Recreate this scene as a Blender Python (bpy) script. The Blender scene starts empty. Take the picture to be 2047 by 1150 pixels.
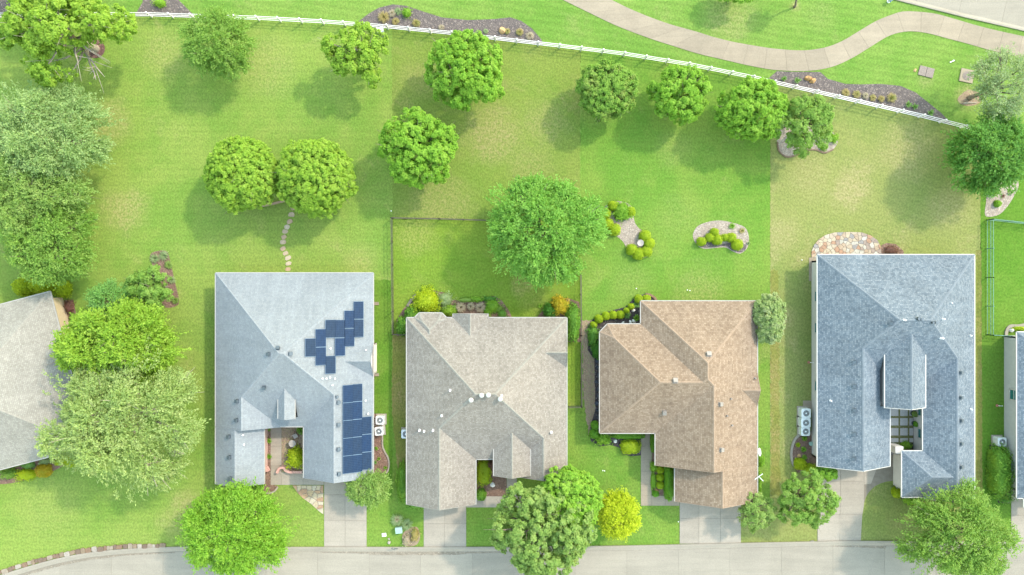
import bpy, bmesh, math, random
import numpy as np
from mathutils import Vector, Matrix
R = math.radians
scene = bpy.context.scene
col = scene.collection
H = 76.0                      # flying height of the camera above the lawns, metres
PPM = 20.0                    # plan scale of the survey: 20 units per metre on the ground

# ------------------------------------------------------------------ camera, sky, sun, exposure
cam_d = bpy.data.cameras.new('camera'); cam = bpy.data.objects.new('camera', cam_d); col.objects.link(cam)
cam.location = (0, 0, H); cam.rotation_euler = (0, 0, 0)
cam_d.sensor_width = 36.0; cam_d.lens = 36.0 * H / (2047 / PPM)
cam_d.clip_start = 0.5; cam_d.clip_end = 2000
scene.camera = cam
world = bpy.data.worlds.new('World'); scene.world = world; world.use_nodes = True
wn = world.node_tree.nodes; wl = world.node_tree.links
bg = wn['Background']; sky = wn.new('ShaderNodeTexSky'); sky.sky_type = 'NISHITA'
SUN = Vector((2.15, 1.65, 2.75)).normalized()
sky.sun_disc = False; sky.sun_elevation = math.asin(SUN.z); sky.sun_rotation = math.atan2(SUN.x, SUN.y)
sky.air_density = 2.7; sky.dust_density = 1.2; sky.ozone_density = 0.2
wl.new(sky.outputs[0], bg.inputs[0]); bg.inputs[1].default_value = 0.15
sun_d = bpy.data.lights.new('sun', 'SUN'); sun = bpy.data.objects.new('sun', sun_d); col.objects.link(sun)
sun.rotation_euler = SUN.to_track_quat('Z', 'Y').to_euler(); sun.location = SUN * 120
sun_d.energy = 1.1; sun_d.angle = R(3.0); sun_d.color = (1.0, 0.86, 0.72)
vs = scene.view_settings; vs.view_transform = 'Standard'; vs.look = 'None'; vs.exposure = 2.0; vs.gamma = 1.0
vs.use_curve_mapping = False

# ------------------------------------------------------------------ helpers
def W(px, py, z=0.0):
    k = (1 - z / H) / PPM
    return ((px - 1023.5) * k, (575.0 - py) * k)
def W3(px, py, z=0.0):
    x, y = W(px, py, z); return Vector((x, y, z))
def link(o, parent=None):
    col.objects.link(o)
    if parent is not None: o.parent = parent
    return o
def mesh_obj(name, verts, faces, mat, parent=None, smooth=False, uvs=None, mats=None, fmat=None):
    me = bpy.data.meshes.new(name); me.from_pydata([tuple(v) for v in verts], [], faces)
    if uvs is not None:
        l = me.uv_layers.new(name='UVMap'); flat = np.array([c for f in uvs for c in f], dtype=np.float32).ravel()
        l.data.foreach_set('uv', flat)
    for m in (mats or [mat]): me.materials.append(m)
    if fmat: me.polygons.foreach_set('material_index', fmat)
    if smooth: me.polygons.foreach_set('use_smooth', [True] * len(me.polygons))
    me.update()
    return link(bpy.data.objects.new(name, me), parent)
def tag(o, label=None, cat=None, group=None, kind=None):
    if label: o['label'] = label
    if cat: o['category'] = cat
    if group: o['group'] = group
    if kind: o['kind'] = kind
    return o
def empty(name, loc, label=None, cat=None, group=None, rz=0):
    o = bpy.data.objects.new(name, None); o.location = loc; o.rotation_euler.z = rz
    o.empty_display_size = 0.3; link(o); tag(o, label, cat, group); return o
class MB:                      # collects boxes, tubes and prisms into one mesh
    def __init__(s): s.v = []; s.f = []; s.m = []
    def add(s, v, f, m=0):
        b = len(s.v); s.v += [tuple(p) for p in v]; s.f += [[b + i for i in q] for q in f]; s.m += [m] * len(f)
    def box(s, c, d, rz=0, m=0, M=None):
        hx, hy, hz = d[0] / 2, d[1] / 2, d[2] / 2
        vs_ = [Vector((x, y, z)) for z in (-hz, hz) for x, y in ((-hx, -hy), (hx, -hy), (hx, hy), (-hx, hy))]
        rot = M if M is not None else Matrix.Rotation(rz, 3, 'Z')
        s.add([rot @ p + Vector(c) for p in vs_], [[3, 2, 1, 0], [4, 5, 6, 7], [0, 1, 5, 4], [1, 2, 6, 5], [2, 3, 7, 6], [3, 0, 4, 7]], m)
    def bar(s, a, b, w, h, m=0, up=Vector((0, 0, 1))):     # box from a to b
        a = Vector(a); b = Vector(b); d = b - a; L = d.length
        if L < 1e-5: return
        d /= L
        if abs(d.dot(up)) > .99: up = Vector((1, 0, 0))
        y = up.cross(d).normalized(); z = d.cross(y)
        s.box((a + b) / 2, (L, w, h), m=m, M=Matrix((d, y, z)).transposed())
    def tube(s, pts, rad, n=7, m=0, cap=True):
        pts = [Vector(p) for p in pts]; rings = []
        for i, p in enumerate(pts):
            d = (pts[min(i + 1, len(pts) - 1)] - pts[max(i - 1, 0)]).normalized()
            u = d.cross(Vector((0, 0, 1)) if abs(d.z) < .9 else Vector((1, 0, 0))).normalized(); w = d.cross(u)
            r = rad[i] if hasattr(rad, '__len__') else rad
            rings.append([p + (u * math.cos(2 * math.pi * k / n) + w * math.sin(2 * math.pi * k / n)) * r for k in range(n)])
        v = [q for r_ in rings for q in r_]; f = []
        for i in range(len(pts) - 1):
            for k in range(n):
                f.append([i * n + k, i * n + (k + 1) % n, (i + 1) * n + (k + 1) % n, (i + 1) * n + k])
        if cap: f.append(list(range(n))[::-1]); f.append([(len(pts) - 1) * n + k for k in range(n)])
        s.add(v, f, m)
    def prism(s, poly, z0, z1, m=0, bevel=0):
        n = len(poly); v = [(x, y, z0) for x, y in poly] + [(x, y, z1) for x, y in poly]
        s.add(v, [list(range(n, 2 * n))] + [[i, (i + 1) % n, n + (i + 1) % n, n + i] for i in range(n)], m)
    def lathe(s, prof, c, n=20, m=0, cap=True):
        v = []; f = []
        for r, z in prof:
            v += [(c[0] + r * math.cos(2 * math.pi * k / n), c[1] + r * math.sin(2 * math.pi * k / n), c[2] + z) for k in range(n)]
        for i in range(len(prof) - 1):
            for k in range(n): f.append([i * n + k, i * n + (k + 1) % n, (i + 1) * n + (k + 1) % n, (i + 1) * n + k])
        if cap: f.append([(len(prof) - 1) * n + k for k in range(n)])
        s.add(v, f, m)
    def build(s, name, mat, parent=None, smooth=False):
        mats = mat if isinstance(mat, list) else [mat]
        return mesh_obj(name, s.v, s.f, None, parent, smooth, mats=mats, fmat=s.m if len(mats) > 1 else None)
def poly_area(p):
    return .5 * sum(p[i][0] * p[(i + 1) % len(p)][1] - p[(i + 1) % len(p)][0] * p[i][1] for i in range(len(p)))
def ccw(p): return p if poly_area(p) > 0 else p[::-1]
def smooth_closed(pts, n=6):
    out = []; N = len(pts)
    for i in range(N):
        p0, p1, p2, p3 = (np.array(pts[(i + k - 1) % N], float) for k in range(4))
        for t in np.linspace(0, 1, n, endpoint=False):
            out.append(tuple(.5 * (2 * p1 + (p2 - p0) * t + (2 * p0 - 5 * p1 + 4 * p2 - p3) * t * t + (-p0 + 3 * p1 - 3 * p2 + p3) * t ** 3)))
    return out
def smooth_open(pts, n=6):
    out = []; N = len(pts); g = lambda i: np.array(pts[max(0, min(N - 1, i))], float)
    for i in range(N - 1):
        p0, p1, p2, p3 = g(i - 1), g(i), g(i + 1), g(i + 2)
        for t in np.linspace(0, 1, n, endpoint=False):
            out.append(tuple(.5 * (2 * p1 + (p2 - p0) * t + (2 * p0 - 5 * p1 + 4 * p2 - p3) * t * t + (-p0 + 3 * p1 - 3 * p2 + p3) * t ** 3)))
    out.append(tuple(float(c) for c in pts[-1])); return out
def resample(pts, step):
    pts = [np.array(p, float) for p in pts]; out = [pts[0]]; acc = 0.0
    for a, b in zip(pts, pts[1:]):
        L = np.linalg.norm(b - a); t = step - acc
        while t <= L: out.append(a + (b - a) * t / L); t += step
        acc = (acc + L) % step if L > 0 else acc
    return out

# ------------------------------------------------------------------ materials
def nmat(name):
    m = bpy.data.materials.new(name); m.use_nodes = True; nt = m.node_tree
    return m, nt.nodes, nt.links, nt.nodes['Principled BSDF']
def N(n, t, **kw):
    x = n.new(t)
    for k, v in kw.items(): setattr(x, k, v)
    return x
def setin(x, **kw):
    for k, v in kw.items(): x.inputs[k.replace('_', ' ')].default_value = v
    return x
def c4(c): return (c[0], c[1], c[2], 1)
def noise(n, l, vec, scale, detail=3, rough=.6, dist=0):
    x = N(n, 'ShaderNodeTexNoise'); setin(x, Scale=scale, Detail=detail, Roughness=rough, Distortion=dist)
    if vec is not None: l.new(vec, x.inputs['Vector'])
    return x.outputs['Fac']
def ramp(n, l, fac, lo, hi, a=0.0, b=1.0):
    x = N(n, 'ShaderNodeMapRange'); x.interpolation_type = 'SMOOTHSTEP'
    for i, v in enumerate((lo, hi, a, b)): x.inputs[i + 1].default_value = v
    l.new(fac, x.inputs[0]); return x.outputs[0]
def mixc(n, l, fac, a, b, mode='MIX'):
    x = N(n, 'ShaderNodeMix', data_type='RGBA', blend_type=mode)
    for sock, v in ((x.inputs[0], fac), (x.inputs[6], a), (x.inputs[7], b)):
        if hasattr(v, 'is_linked'): l.new(v, sock)
        elif isinstance(v, (int, float)): sock.default_value = v
        else: sock.default_value = c4(v)
    return x.outputs[2]
def math2(n, l, op, a, b):
    x = N(n, 'ShaderNodeMath', operation=op)
    for i, v in enumerate((a, b)):
        if hasattr(v, 'is_linked'): l.new(v, x.inputs[i])
        else: x.inputs[i].default_value = v
    return x.outputs[0]
def bump(n, l, h, b, strength=.4, dist=.02):
    x = N(n, 'ShaderNodeBump'); setin(x, Strength=strength, Distance=dist); l.new(h, x.inputs['Height']); l.new(x.outputs[0], b.inputs['Normal'])
def objcoord(n): return N(n, 'ShaderNodeTexCoord').outputs['Object']
def val(n, l, c, fac):                  # multiply a colour by a 0..2 factor
    x = N(n, 'ShaderNodeVectorMath', operation='SCALE'); l.new(c, x.inputs[0]); l.new(fac, x.inputs['Scale']); return x.outputs[0]

K = .80
def kk(c, f=1.0): return tuple(x * K * f for x in c)
def grass_mat(name, green, light, dry, dryness=.4, spots=(), stripe=0.05, stripe_rot=0.0, seed=0.0):
    m, n, l, b = nmat(name); co = objcoord(n); green, light, dry = kk(green), kk(light), kk(dry)
    mp = N(n, 'ShaderNodeMapping'); mp.inputs['Location'].default_value = (seed * 7.3, seed * 3.1, 0); l.new(co, mp.inputs[0]); v = mp.outputs[0]
    big = noise(n, l, v, .10, 4, .6, .6); mid = noise(n, l, v, .55, 5, .65); fine = noise(n, l, v, 5.0, 4, .7); grain = noise(n, l, v, 22, 2, .6)
    f = math2(n, l, 'ADD', math2(n, l, 'MULTIPLY', big, .6), math2(n, l, 'MULTIPLY', mid, .4))
    c = mixc(n, l, ramp(n, l, f, .38, .62), green, light)
    # mown stripes
    wv = N(n, 'ShaderNodeTexWave', wave_type='BANDS', bands_direction='Y'); setin(wv, Scale=.42, Distortion=1.2, Detail=2, Detail_Scale=.6)
    rm = N(n, 'ShaderNodeMapping'); rm.inputs['Rotation'].default_value = (0, 0, stripe_rot); l.new(v, rm.inputs[0]); l.new(rm.outputs[0], wv.inputs['Vector'])
    # dry thatch: scattered patches plus worn spots
    d1 = noise(n, l, v, .23, 6, .72, .4)
    dfac = math2(n, l, 'MULTIPLY', ramp(n, l, d1, .62 - dryness * .3, .86 - dryness * .25), min(1, .35 + dryness))
    for (sx, sy, sr, st) in spots:
        wx, wy = W(sx, sy)
        s_ = N(n, 'ShaderNodeVectorMath', operation='DISTANCE'); l.new(co, s_.inputs[0]); s_.inputs[1].default_value = (wx, wy, 0)
        wob = math2(n, l, 'ADD', s_.outputs['Value'], math2(n, l, 'MULTIPLY', math2(n, l, 'SUBTRACT', mid, .5), sr / PPM * 1.6))
        dfac = math2(n, l, 'MAXIMUM', dfac, math2(n, l, 'MULTIPLY', ramp(n, l, wob, sr / PPM * .25, sr / PPM * 1.15, 1, 0), st))
    brk = noise(n, l, v, 2.6, 7, .8); dfac = math2(n, l, 'MULTIPLY', dfac, ramp(n, l, math2(n, l, 'ADD', math2(n, l, 'MULTIPLY', brk, .6), math2(n, l, 'MULTIPLY', fine, .4)), .38, .62, .15, 1.15))
    c = mixc(n, l, dfac, c, dry)
    g = math2(n, l, 'ADD', ramp(n, l, fine, .3, .7, .78, 1.20), math2(n, l, 'MULTIPLY', math2(n, l, 'SUBTRACT', grain, .5), .55))
    g = math2(n, l, 'ADD', g, math2(n, l, 'MULTIPLY', math2(n, l, 'SUBTRACT', wv.outputs['Fac'], .5), stripe))
    l.new(val(n, l, c, g), b.inputs['Base Color']); setin(b, Roughness=.95)
    b.inputs['Specular IOR Level'].default_value = .1
    bump(n, l, math2(n, l, 'ADD', fine, grain), b, .6, .05); return m
def concrete_mat(name, base, stain=.25, scale=1.0):
    m, n, l, b = nmat(name); base = kk(base, .82); co = N(n, 'ShaderNodeNewGeometry').outputs['Position']
    oi = N(n, 'ShaderNodeObjectInfo').outputs['Random']
    a = noise(n, l, co, .35 * scale, 6, .7, .4); f = noise(n, l, co, 9, 4, .7); s = noise(n, l, co, 1.3, 5, .75)
    c = mixc(n, l, ramp(n, l, a, .35, .7), base, [x * (1 - stain) for x in base])
    c = mixc(n, l, ramp(n, l, s, .62, .8, 0, .35), c, (base[0] * .5, base[1] * .46, base[2] * .4))
    g = math2(n, l, 'ADD', ramp(n, l, f, .3, .7, .9, 1.08), math2(n, l, 'MULTIPLY', math2(n, l, 'SUBTRACT', oi, .5), .13))
    st = N(n, 'ShaderNodeMapping'); st.inputs['Scale'].default_value = (.12, 1.6, 1); l.new(co, st.inputs[0])       # worn wheel tracks along the street
    g = math2(n, l, 'MULTIPLY', g, ramp(n, l, noise(n, l, st.outputs[0], 1.0, 5, .7), .3, .7, 1.06, .93))
    spk = noise(n, l, co, 3.1, 2, .5); c = mixc(n, l, ramp(n, l, spk, .74, .80, 0, .45), c, [x * .45 for x in base])
    l.new(val(n, l, c, g), b.inputs['Base Color']); setin(b, Roughness=.85); bump(n, l, f, b, .15, .01); return m
KR = .93
def shingle_mat(name, a, bcol, mort, w=.30, h=.145, blotch=.12, tab_amt=.34):
    m, n, l, b = nmat(name); a, bcol, mort = kk(a, KR), kk(bcol, KR), kk(mort, KR); uv = N(n, 'ShaderNodeUVMap').outputs[0]
    # every course is shifted by a random amount so that no running pattern shows, laminated tabs vary in tone
    br = N(n, 'ShaderNodeTexBrick', offset=.37, offset_frequency=2, squash=.7, squash_frequency=3)
    setin(br, Scale=1.0, Mortar_Size=.010, Mortar_Smooth=.2, Bias=.0, Brick_Width=w, Row_Height=h)
    br.inputs['Color1'].default_value = c4(a); br.inputs['Color2'].default_value = c4(bcol); br.inputs['Mortar'].default_value = c4(mort)
    l.new(uv, br.inputs['Vector'])
    co = N(n, 'ShaderNodeNewGeometry').outputs['Position']
    big = noise(n, l, co, .35, 5, .7, .5); tab = noise(n, l, co, 3.2, 3, .8); f = noise(n, l, co, 11, 3, .8)
    g = math2(n, l, 'ADD', ramp(n, l, big, .3, .7, 1 - blotch, 1 + blotch), math2(n, l, 'MULTIPLY', math2(n, l, 'SUBTRACT', tab, .5), tab_amt))
    g = math2(n, l, 'ADD', g, math2(n, l, 'MULTIPLY', math2(n, l, 'SUBTRACT', f, .5), .42))
    sm = N(n, 'ShaderNodeMapping'); sm.inputs['Scale'].default_value = (1.6, .12, 1); l.new(uv, sm.inputs[0])              # rain streaks down the slope
    g = math2(n, l, 'MULTIPLY', g, ramp(n, l, noise(n, l, sm.outputs[0], 1.0, 5, .7), .3, .7, 1.06, .94))
    l.new(val(n, l, br.outputs['Color'], g), b.inputs['Base Color']); setin(b, Roughness=.92)
    b.inputs['Specular IOR Level'].default_value = .2
    bump(n, l, math2(n, l, 'ADD', br.outputs['Fac'], f), b, .35, .012); return m
def plain_mat(name, c, rough=.6, metal=0, var=.12, scale=3.0, spec=.4):
    m, n, l, b = nmat(name); c = kk(c) if max(c) < .6 else c; co = N(n, 'ShaderNodeNewGeometry').outputs['Position']
    f = noise(n, l, co, scale, 5, .7)
    rgb = N(n, 'ShaderNodeRGB'); rgb.outputs[0].default_value = c4(c)
    l.new(val(n, l, rgb.outputs[0], ramp(n, l, f, .3, .7, 1 - var, 1 + var)), b.inputs['Base Color'])
    setin(b, Roughness=rough, Metallic=metal); b.inputs['Specular IOR Level'].default_value = spec; return m
def mulch_mat(name, a, bcol, light, amt=.3):
    m, n, l, b = nmat(name); a, bcol, light = kk(a), kk(bcol), kk(light); co = N(n, 'ShaderNodeNewGeometry').outputs['Position']
    v1 = N(n, 'ShaderNodeTexVoronoi', feature='F1'); setin(v1, Scale=9, Randomness=1); l.new(co, v1.inputs['Vector'])
    sep = N(n, 'ShaderNodeSeparateColor'); l.new(v1.outputs['Color'], sep.inputs[0])
    f = noise(n, l, co, 2.2, 5, .75); g = noise(n, l, co, 30, 3, .8)
    c = mixc(n, l, ramp(n, l, f, .3, .7), a, bcol)
    c = mixc(n, l, ramp(n, l, sep.outputs[0], 1 - amt, 1.0, 0, .85), c, light)
    l.new(val(n, l, c, ramp(n, l, g, .3, .7, .65, 1.35)), b.inputs['Base Color']); setin(b, Roughness=.95)
    bump(n, l, math2(n, l, 'ADD', v1.outputs['Distance'], g), b, .9, .05); return m
def stone_mat(name, cols, var=.18):
    cols = [kk(c, .88) for c in cols]
    m, n, l, b = nmat(name); oi = N(n, 'ShaderNodeObjectInfo').outputs['Random']
    cr = N(n, 'ShaderNodeValToRGB'); cr.color_ramp.interpolation = 'CONSTANT'
    while len(cr.color_ramp.elements) < len(cols): cr.color_ramp.elements.new(.5)
    for i, (e, c) in enumerate(zip(cr.color_ramp.elements, cols)): e.position = i / len(cols); e.color = c4(c)
    l.new(oi, cr.inputs[0]); co = N(n, 'ShaderNodeNewGeometry').outputs['Position']
    f = noise(n, l, co, 4, 6, .75, .5); g = noise(n, l, co, 22, 3, .7)
    q = math2(n, l, 'ADD', ramp(n, l, f, .3, .7, 1 - var, 1 + var), math2(n, l, 'MULTIPLY', math2(n, l, 'SUBTRACT', g, .5), .2))
    l.new(val(n, l, cr.outputs[0], q), b.inputs['Base Color']); setin(b, Roughness=.85); bump(n, l, f, b, .3, .02); return m
def leaf_mat(name, a, b_, c_=None, trans=.48):
    m = bpy.data.materials.new(name); m.use_nodes = True; n = m.node_tree.nodes; l = m.node_tree.links
    n.remove(n['Principled BSDF']); out = n['Material Output']
    geo = N(n, 'ShaderNodeNewGeometry'); rnd = geo.outputs['Random Per Island']
    co = geo.outputs['Position']; f = noise(n, l, co, .9, 3, .6)
    c = mixc(n, l, rnd, a, b_)
    if c_: c = mixc(n, l, ramp(n, l, f, .45, .72, 0, .8), c, c_)
    d = N(n, 'ShaderNodeBsdfPrincipled'); setin(d, Roughness=.55); d.inputs['Specular IOR Level'].default_value = .25
    t = N(n, 'ShaderNodeBsdfTranslucent'); mx = N(n, 'ShaderNodeMixShader'); mx.inputs[0].default_value = trans
    l.new(c, d.inputs['Base Color']); l.new(mixc(n, l, .35, c, (.32, .46, .08)), t.inputs[0])
    l.new(d.outputs[0], mx.inputs[1]); l.new(t.outputs[0], mx.inputs[2]); l.new(mx.outputs[0], out.inputs[0]); return m
def brick_mat(name, a, b_, mort):
    m, n, l, b = nmat(name); co = N(n, 'ShaderNodeNewGeometry').outputs['Position']
    x = N(n, 'ShaderNodeVectorMath', operation='DOT_PRODUCT'); l.new(co, x.inputs[0]); x.inputs[1].default_value = (1, 1, 0)
    s = N(n, 'ShaderNodeSeparateXYZ'); l.new(co, s.inputs[0]); cb = N(n, 'ShaderNodeCombineXYZ')
    l.new(x.outputs['Value'], cb.inputs[0]); l.new(s.outputs[2], cb.inputs[1])
    br = N(n, 'ShaderNodeTexBrick'); setin(br, Scale=1, Mortar_Size=.008, Brick_Width=.21, Row_Height=.075)
    for k, c in (('Color1', a), ('Color2', b_), ('Mortar', mort)): br.inputs[k].default_value = c4(c)
    l.new(cb.outputs[0], br.inputs['Vector']); l.new(br.outputs['Color'], b.inputs['Base Color']); setin(b, Roughness=.9)
    bump(n, l, br.outputs['Fac'], b, .3, -.01); return m

M = {}
M['concrete'] = concrete_mat('street_concrete', (.352, .322, .262), .10)
M['drive'] = concrete_mat('driveway_concrete', (.40, .36, .295), .10)
M['path'] = concrete_mat('path_concrete', (.365, .308, .228), .12)
M['joint'] = plain_mat('joint_filler', (.22, .195, .155), .95)
M['kerb'] = concrete_mat('kerb_concrete', (.36, .328, .268), .12)
M['silt'] = mulch_mat('gutter_silt', (.19, .165, .13), (.27, .24, .19), (.35, .3, .24), .2)
M['mulch'] = mulch_mat('grey_mulch', (.095, .080, .080), (.145, .122, .115), (.27, .225, .20), .25)
M['mulch_red'] = mulch_mat('red_mulch', (.10, .05, .05), (.17, .09, .08), (.28, .17, .14), .25)
M['mulch_dark'] = mulch_mat('dark_mulch', (.035, .03, .032), (.07, .06, .06), (.2, .19, .19), .18)
M['mulch_brown'] = mulch_mat('brown_mulch', (.15, .09, .065), (.22, .14, .105), (.3, .2, .15), .25)
M['sand'] = mulch_mat('pale_mulch', (.27, .225, .185), (.37, .315, .26), (.46, .41, .35), .3)
M['soil'] = mulch_mat('bare_soil', (.27, .2, .14), (.33, .25, .17), (.3, .3, .14), .3)
M['white'] = plain_mat('white_vinyl', (.68, .67, .67), .4, 0, .04)
M['gutter_tan'] = plain_mat('gutter_tan', (.36, .345, .315), .5, 0, .08)
M['trim'] = plain_mat('white_trim', (.52, .51, .48), .5, 0, .06)
M['black'] = plain_mat('black_iron', (.035, .035, .035), .5, .3, .2)
M['bronze'] = plain_mat('weathered_iron', (.10, .085, .065), .6, .2, .25)
M['verdigris'] = plain_mat('green_painted_iron', (.12, .26, .22), .5, .1, .2)
M['ac'] = plain_mat('ac_cabinet', (.56, .60, .59), .5, .1, .06)
M['ac_dark'] = plain_mat('ac_grille', (.06, .065, .07), .5, .5, .2)
M['vent'] = plain_mat('vent_metal', (.11, .14, .165), .5, .4, .15)
M['vent_brown'] = plain_mat('vent_tan', (.27, .25, .23), .5, .2, .15)
M['vent_white'] = plain_mat('vent_white', (.5, .51, .51), .4, .1, .05)
M['pipe'] = plain_mat('pipe_white', (.75, .77, .78), .4, .0, .05)
M['glass'] = plain_mat('window_glass', (.03, .16, .16), .08, .0, .2, spec=.8)
M['bark'] = plain_mat('bark', (.20, .165, .13), .95, 0, .35, 6)
M['bark_pale'] = plain_mat('pale_bark', (.34, .30, .245), .95, 0, .25, 6)
M['stone'] = stone_mat('flagstone', [(.40, .31, .22), (.37, .23, .15), (.46, .41, .32), (.27, .26, .25), (.48, .45, .39), (.42, .35, .26), (.31, .25, .21), (.46, .39, .28), (.44, .42, .36)])
M['stone_tan'] = stone_mat('tan_flagstone', [(.44, .34, .2), (.40, .26, .16), (.50, .42, .28), (.46, .31, .18), (.5, .45, .33)])
M['step'] = stone_mat('step_stone', [(.46, .37, .25), (.44, .32, .21), (.50, .43, .31), (.42, .30, .2)])
M['edge_stone'] = stone_mat('edging_stone', [(.24, .18, .12), (.20, .13, .09), (.30, .25, .19), (.17, .12, .085), (.36, .32, .27), (.22, .14, .09)])
M['boulder'] = stone_mat('boulder', [(.50, .30, .12), (.54, .36, .17)], .3)
M['rock_white'] = plain_mat('white_rock', (.6, .6, .58), .8, 0, .2, 8)
M['paver'] = concrete_mat('paver_concrete', (.56, .55, .52), .06)
M['joint_plant'] = mulch_mat('joint_groundcover', (.13, .15, .05), (.2, .19, .08), (.28, .25, .13), .35)
M['util_green'] = plain_mat('utility_green', (.30, .45, .38), .5, 0, .08)
M['util_white'] = plain_mat('utility_white', (.62, .64, .61), .5, 0, .08)
M['iron_grey'] = plain_mat('cast_iron', (.22, .19, .175), .7, .3, .25, 12)
M['terracotta'] = plain_mat('terracotta', (.35, .15, .10), .8, 0, .1)
M['pot'] = plain_mat('dark_pot', (.03, .04, .06), .4, 0, .1)
M['blue_pot'] = plain_mat('hydrant_blue', (.10, .22, .38), .5, 0, .1)
M['bath'] = plain_mat('birdbath_stone', (.36, .33, .29), .8, 0, .15)
M['brick_pink'] = brick_mat('pink_brick', (.44, .26, .22), (.36, .19, .16), (.48, .42, .38))
M['brick_tan'] = brick_mat('tan_brick', (.48, .40, .27), (.42, .34, .22), (.5, .46, .4))
M['stucco'] = plain_mat('stucco_white', (.56, .55, .53), .85, 0, .06)
M['stucco_grey'] = plain_mat('siding_grey', (.50, .51, .50), .8, 0, .05)
M['stucco_cream'] = plain_mat('gable_cream', (.72, .66, .58), .8, 0, .05)
M['soffit'] = plain_mat('soffit', (.5, .49, .46), .8, 0, .05)
def solar_mat():
    m, n, l, b = nmat('solar_glass'); uv = N(n, 'ShaderNodeUVMap').outputs[0]
    br = N(n, 'ShaderNodeTexBrick', offset=0); setin(br, Scale=1, Mortar_Size=.005, Brick_Width=1 / 6, Row_Height=1 / 10)
    oi = N(n, 'ShaderNodeObjectInfo').outputs['Random']
    base = mixc(n, l, oi, (.004, .020, .058), (.008, .022, .048))
    f = noise(n, l, uv, 3, 4, .7)
    c = mixc(n, l, math2(n, l, 'MULTIPLY', br.outputs['Fac'], .5), val(n, l, base, ramp(n, l, f, .3, .7, .85, 1.2)), (.06, .09, .14)); l.new(uv, br.inputs['Vector'])
    l.new(c, b.inputs['Base Color']); setin(b, Roughness=.45); b.inputs['Specular IOR Level'].default_value = .16; return m
M['solar'] = solar_mat(); M['solar_frame'] = plain_mat('panel_frame', (.15, .215, .285), .4, .5, .1)
M['roof1'] = shingle_mat('blue_grey_shingle', (.225, .25, .27), (.275, .30, .315), (.19, .215, .235), .21, .145, .05)
M['roof2'] = shingle_mat('grey_tan_shingle', (.226, .205, .178), (.324, .298, .262), (.173, .155, .133), .21, .145, .07)
M['roof3'] = shingle_mat('brown_shingle', (.222, .163, .116), (.33, .256, .190), (.158, .112, .076), .25, .17, .07)
M['roof4'] = shingle_mat('slate_blue_shingle', (.12, .155, .19), (.225, .265, .30), (.08, .11, .14), .21, .145, .08, .55)
M['roof0'] = shingle_mat('pale_tan_shingle', (.27, .26, .225), (.35, .34, .30), (.20, .19, .165), .21, .145, .08)
M['cap1'] = plain_mat('cap_blue_grey', (0.235, 0.26, 0.28), .9, 0, .15, 5, .2); M['cap2'] = plain_mat('cap_grey_tan', (0.25, 0.242, 0.213), .9, 0, .15, 5, .2)
M['cap3'] = plain_mat('cap_brown', (.285, .215, .158), .9, 0, .15, 5, .2); M['cap4'] = plain_mat('cap_slate', (0.165, 0.2, 0.235), .9, 0, .15, 5, .2)
M['cap0'] = plain_mat('cap_pale_tan', (0.285, 0.275, 0.24), .9, 0, .15, 5, .2)
# foliage palettes
LM = {}
def lm(k, a, b_, c_=None, t=.48): LM[k] = leaf_mat('leaves_' + k, a, b_, c_, t)
lm('lime', (.175, .33, .028), (.285, .455, .048), (.33, .48, .07))
lm('bright', (.14, .325, .024), (.25, .46, .045), (.30, .49, .065))
lm('mid', (.13, .27, .038), (.235, .39, .072), (.28, .42, .10))
lm('deep', (.07, .21, .032), (.15, .335, .055), (.11, .29, .05))
lm('fresh', (.115, .295, .038), (.21, .43, .07), (.26, .46, .095))
lm('grey', (.195, .32, .10), (.32, .455, .17), (.37, .48, .20))
lm('olive', (.155, .28, .055), (.27, .405, .10), (.32, .43, .13))
lm('willow', (.215, .32, .085), (.345, .46, .155), (.42, .50, .21))
lm('pale', (.21, .31, .13), (.33, .43, .21), (.37, .46, .25))
lm('yellow', (.37, .48, .012), (.52, .60, .03), (.46, .55, .02))
lm('chartreuse', (.27, .38, .012), (.42, .52, .02), (.35, .46, .02))
lm('box', (.24, .36, .012), (.34, .45, .018), (.29, .41, .014), .3)
lm('boxdark', (0.077, 0.221, 0.014), (0.141, 0.312, 0.023), None, .15)
lm('hedge', (.065, .19, .018), (.135, .285, .03), (.18, .32, .03), .25)
lm('darkgreen', (0.030, 0.133, 0.014), (0.074, 0.218, 0.022), None, .15)  # dark green foliage of two bushes beside the houses
lm('gold', (.42, .30, .02), (.50, .40, .03), (.30, .33, .02))
lm('plum', (0.115, 0.039, 0.046), (0.256, 0.130, 0.115), (0.307, 0.195, 0.138))
lm('redtip', (.13, .28, .035), (.235, .40, .06), (.28, .35, .09))
lm('blue', (0.132, 0.312, 0.075), (0.236, 0.437, 0.112), (0.191, 0.406, 0.090))
lm('straw', (.42, .35, .25), (.54, .46, .36), (.44, .42, .28))
lm('bronze', (0.384, 0.325, 0.115), (0.461, 0.364, 0.172), (0.282, 0.338, 0.092))
lm('flower', (.20, .31, .085), (.34, .43, .18), (.42, .47, .26))
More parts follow.
